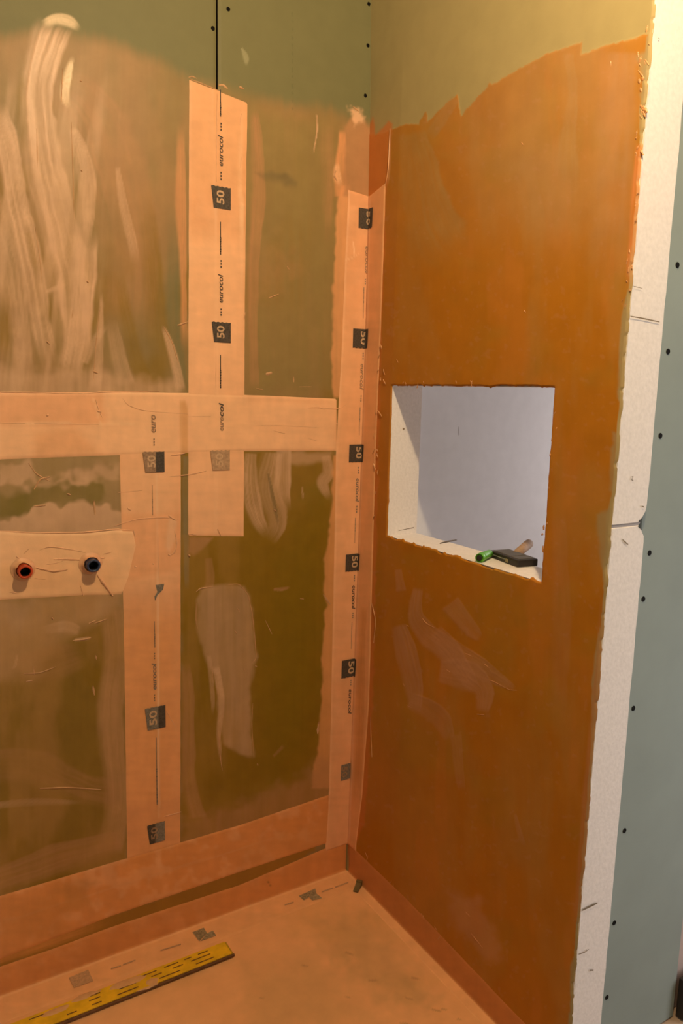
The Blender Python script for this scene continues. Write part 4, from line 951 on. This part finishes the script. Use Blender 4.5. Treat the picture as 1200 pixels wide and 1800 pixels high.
# ================================================================== LOOSE THINGS
# ---- yellow straightedge lying on the floor
st = empty('straightedge', (-.83, -.132, .002)); tag(st, 'worn yellow straightedge with dark dashes lying on the floor along the back wall', 'straightedge')
M_YEL = plain('yellow_paint', (.80, .46, .015), .5, .18, 35, .15, .4, stretch=(1, 1, 1))
M_BRN = plain('dark_worn_edge', (.14, .060, .022), .6, .3, 60, .2)
x0, x1 = -.37, .387; y0, y1 = -.026, .026; hh = .009
bm = bmesh.new(); box_bm(bm, x0, x1, y0+.004, y1, .0022, hh, .0012, 2); bm_obj('blade', bm, M_YEL, st)
bm = bmesh.new(); box_bm(bm, x0, x1+.006, y0-.002, y0+.0038, .0022, hh-.0015, .001, 1); bm_obj('lower_edge', bm, M_BRN, st)
bm = bmesh.new(); box_bm(bm, x1+.0002, x1+.004, y0+.006, y1-.002, .0022, hh-.0008, .0008, 1); bm_obj('end_cap', bm, plain('yellow_end', (.50, .30, .02), .5, .1), st)
for r, yy in enumerate((.016, .003, -.012)):
    x = x1-.020-rnd.random()*.03
    while x > x0+.02:
        l = .018+.035*rnd.random()
        if rnd.random() < .82:
            mesh_obj('printed_dash', [(x-l, yy-.0016, hh+.0003), (x, yy-.0016, hh+.0003), (x, yy+.0016, hh+.0003), (x-l, yy+.0016, hh+.0003)], [(0, 1, 2, 3)], M_BRN, st)
        x -= l+.014+.03*rnd.random()
M_SMEAR = plain('smeared_coat', (.70, .38, .18), .5, .08, 60, .2)
def blob(name, cx, cy, rx, ry, z, h, mat, parent, n=26, sd=1):
    V = [(cx, cy, z+h)]; F = []
    for i in range(n):
        a = 2*math.pi*i/n; k = .55+.8*fbm(math.cos(a)*1.6+sd*3, math.sin(a)*1.6+sd, sd, 3)
        V.append((cx+rx*k*math.cos(a)*.7, cy+ry*k*math.sin(a)*.7, z+h*.7))
    for i in range(n):
        v = V[1+i]; V.append((cx+(v[0]-cx)*1.15, cy+(v[1]-cy)*1.15, z))
    for i in range(n):
        j = (i+1) % n; F.append((0, 1+i, 1+j)); F.append((1+i, 1+n+i, 1+n+j, 1+j))
    return mesh_obj(name, V, F, mat, parent, True)
blob('coat_smear', .135, .014, .055, .016, hh, .0008, M_SMEAR, st, sd=4)
blob('coat_smear', .185, -.012, .020, .016, hh, .0008, M_SMEAR, st, sd=6)
blob('coat_smear', .04, .022, .045, .010, hh, .0008, M_SMEAR, st, sd=8)
blob('coat_smear', -.03, .012, .040, .012, hh, .0008, M_SMEAR, st, sd=9)
blob('coat_smear', .17, -.022, .035, .006, hh-.002, .0018, M_SMEAR, st, sd=10)

# ---- small olive wedge in the floor corner
c = FL(641, 1557, .0)
wd = empty('plastic_wedge', (-.024, -.090, .0015)); wd.rotation_euler = (0, 0, math.radians(38)); tag(wd, 'small olive plastic wedge on the floor at the foot of the right wall', 'wedge')
M_WED = plain('olive_plastic', (.155, .105, .035), .6, .15, 60)
extrude_poly('body', [(-.016, -.008, 0), (.018, -.008, 0), (.018, -.008, .016), (-.016, -.008, .004)], (0, .015, 0), M_WED, wd)
extrude_poly('step', [(.010, -.0085, .0), (.0185, -.0085, .0), (.0185, -.0085, .017), (.010, -.0085, .017)], (0, .016, 0), M_WED, wd)

# ---- things on the sill of the opening
SZ = HZ0
M_BLK = plain('black_plastic', (.022, .017, .014), .45, .2, 70, .15, .5)
M_BLK2 = plain('dark_grey_plastic', (.085, .075, .060), .5, .1, 70, .1, .4)
tl = empty('rubber_float', (.084, -.521, SZ)); tl.rotation_euler = (0, 0, math.radians(-9.5)); tag(tl, 'black flat block tool with a round wooden handle behind it on the sill', 'hand tool')
bm = bmesh.new(); box_bm(bm, -.027, .027, -.056, .056, .0, .0165, .003, 3); bm_obj('block', bm, M_BLK, tl)
bm = bmesh.new(); box_bm(bm, -.021, .023, -.018, .049, .0155, .0178, .001, 1); bm_obj('top_plate', bm, M_BLK2, tl)
bm = bmesh.new(); box_bm(bm, -.021, .023, -.050, -.022, .0155, .0178, .001, 1); bm_obj('top_plate', bm, M_BLK2, tl)
bm = bmesh.new(); box_bm(bm, -.0278, -.0262, -.008, .048, .0075, .0098, .0004, 1); bm_obj('side_strip', bm, plain('steel_strip', (.22, .24, .20), .4, .1), tl)
bm = bmesh.new(); box_bm(bm, -.0282, -.0262, -.020, -.010, .0030, .0105, .0004, 1); bm_obj('clip', bm, plain('tan_clip', (.30, .25, .12), .5, .1), tl)
M_WOOD = plain('worn_wood', (.40, .26, .17), .7, .18, 60, .2, .3, stretch=(1, 6, 6))
def lathe(name, prof, p0, d, mat, parent, seg=20):
    d = Vector(d).normalized(); a = d.orthogonal().normalized(); b = d.cross(a); V = []; F = []
    for (s, r) in prof:
        for i in range(seg):
            t = 2*math.pi*i/seg; V.append(Vector(p0)+d*s+a*(r*math.cos(t))+b*(r*math.sin(t)))
    for q in range(len(prof)-1):
        for i in range(seg): F.append((q*seg+i, q*seg+(i+1) % seg, (q+1)*seg+(i+1) % seg, (q+1)*seg+i))
    F.append(tuple(range(seg))[::-1]); F.append(tuple((len(prof)-1)*seg+i for i in range(seg)))
    return mesh_obj(name, V, F, mat, parent, True)
lathe('handle', [(0, .010), (.05, .0105), (.085, .0112), (.098, .0108), (.103, .0080), (.105, .004)], (.020, .020, .0095), (.098, .072, .014), M_WOOD, tl)
lathe('handle_end', [(.1045, .0045), (.1056, .0028), (.1058, .001)], (.020, .020, .0095), (.098, .072, .014), plain('handle_end_hole', (.16, .09, .05), .7), tl)

gp0 = FL(842, 981, SZ+.0105); gp1 = FL(861, 972.5, SZ+.0105)
gd = gp1-gp0; gl_ = np.linalg.norm(gd); gd /= gl_
gm = empty('marker_cap', (gp0[0], gp0[1], SZ)); tag(gm, 'bright green hollow plastic tube on the sill beside the black block', 'plastic tube')
M_GRN = plain('green_plastic', (.11, .42, .025), .4, .12, 60, .1, .5)
lathe('tube', [(0.003, .0080), (0, .0095), (.001, .0102), (.012, .0104), (.014, .0096), (.030, .0096), (gl_*.95, .0088), (gl_*.98, .006)], (0, 0, .0105), tuple(gd), M_GRN, gm)
lathe('tube_mouth', [(-.0004, .0066), (-.0006, .0064), (-.0006, .001)], (0, 0, .0105), tuple(gd), M_BLK, gm)
lathe('ridge_ring', [(.0135, .0100), (.0145, .0108), (.0165, .0108), (.0175, .0100)], (0, 0, .0105), tuple(gd), M_GRN, gm)
sv = extrude_poly('wood_sliver', [(.058, -.291, SZ+.0002), (.092, -.284, SZ+.0002), (.128, -.274, SZ+.0002), (.126, -.271, SZ+.0002), (.090, -.277, SZ+.0002), (.062, -.288, SZ+.0002)], (0, 0, .0022), plain('dark_sliver', (.13, .105, .085), .8, .2), None)
tag(sv, 'thin dark wood sliver lying at the back of the sill', 'sliver')

# ---- dark frame leaning at the lower right edge
df = empty('dark_frame', (XG1+.012, -.850, 0)); tag(df, 'black framed tan panel standing on the floor at the lower right edge', 'frame')
M_TAN = plain('tan_panel', (.34, .20, .075), .6, .1, 20)
bm = bmesh.new(); box_bm(bm, -.005, .010, -.010, .012, .0, .098, .001, 1); bm_obj('frame_post', bm, M_BLK, df)
bm = bmesh.new(); box_bm(bm, .0102, .20, -.010, .012, .084, .098, .001, 1); bm_obj('frame_rail', bm, M_BLK, df)
bm = bmesh.new(); box_bm(bm, .0102, .20, -.002, .010, .0, .0838, .0008, 1); bm_obj('panel', bm, M_TAN, df)
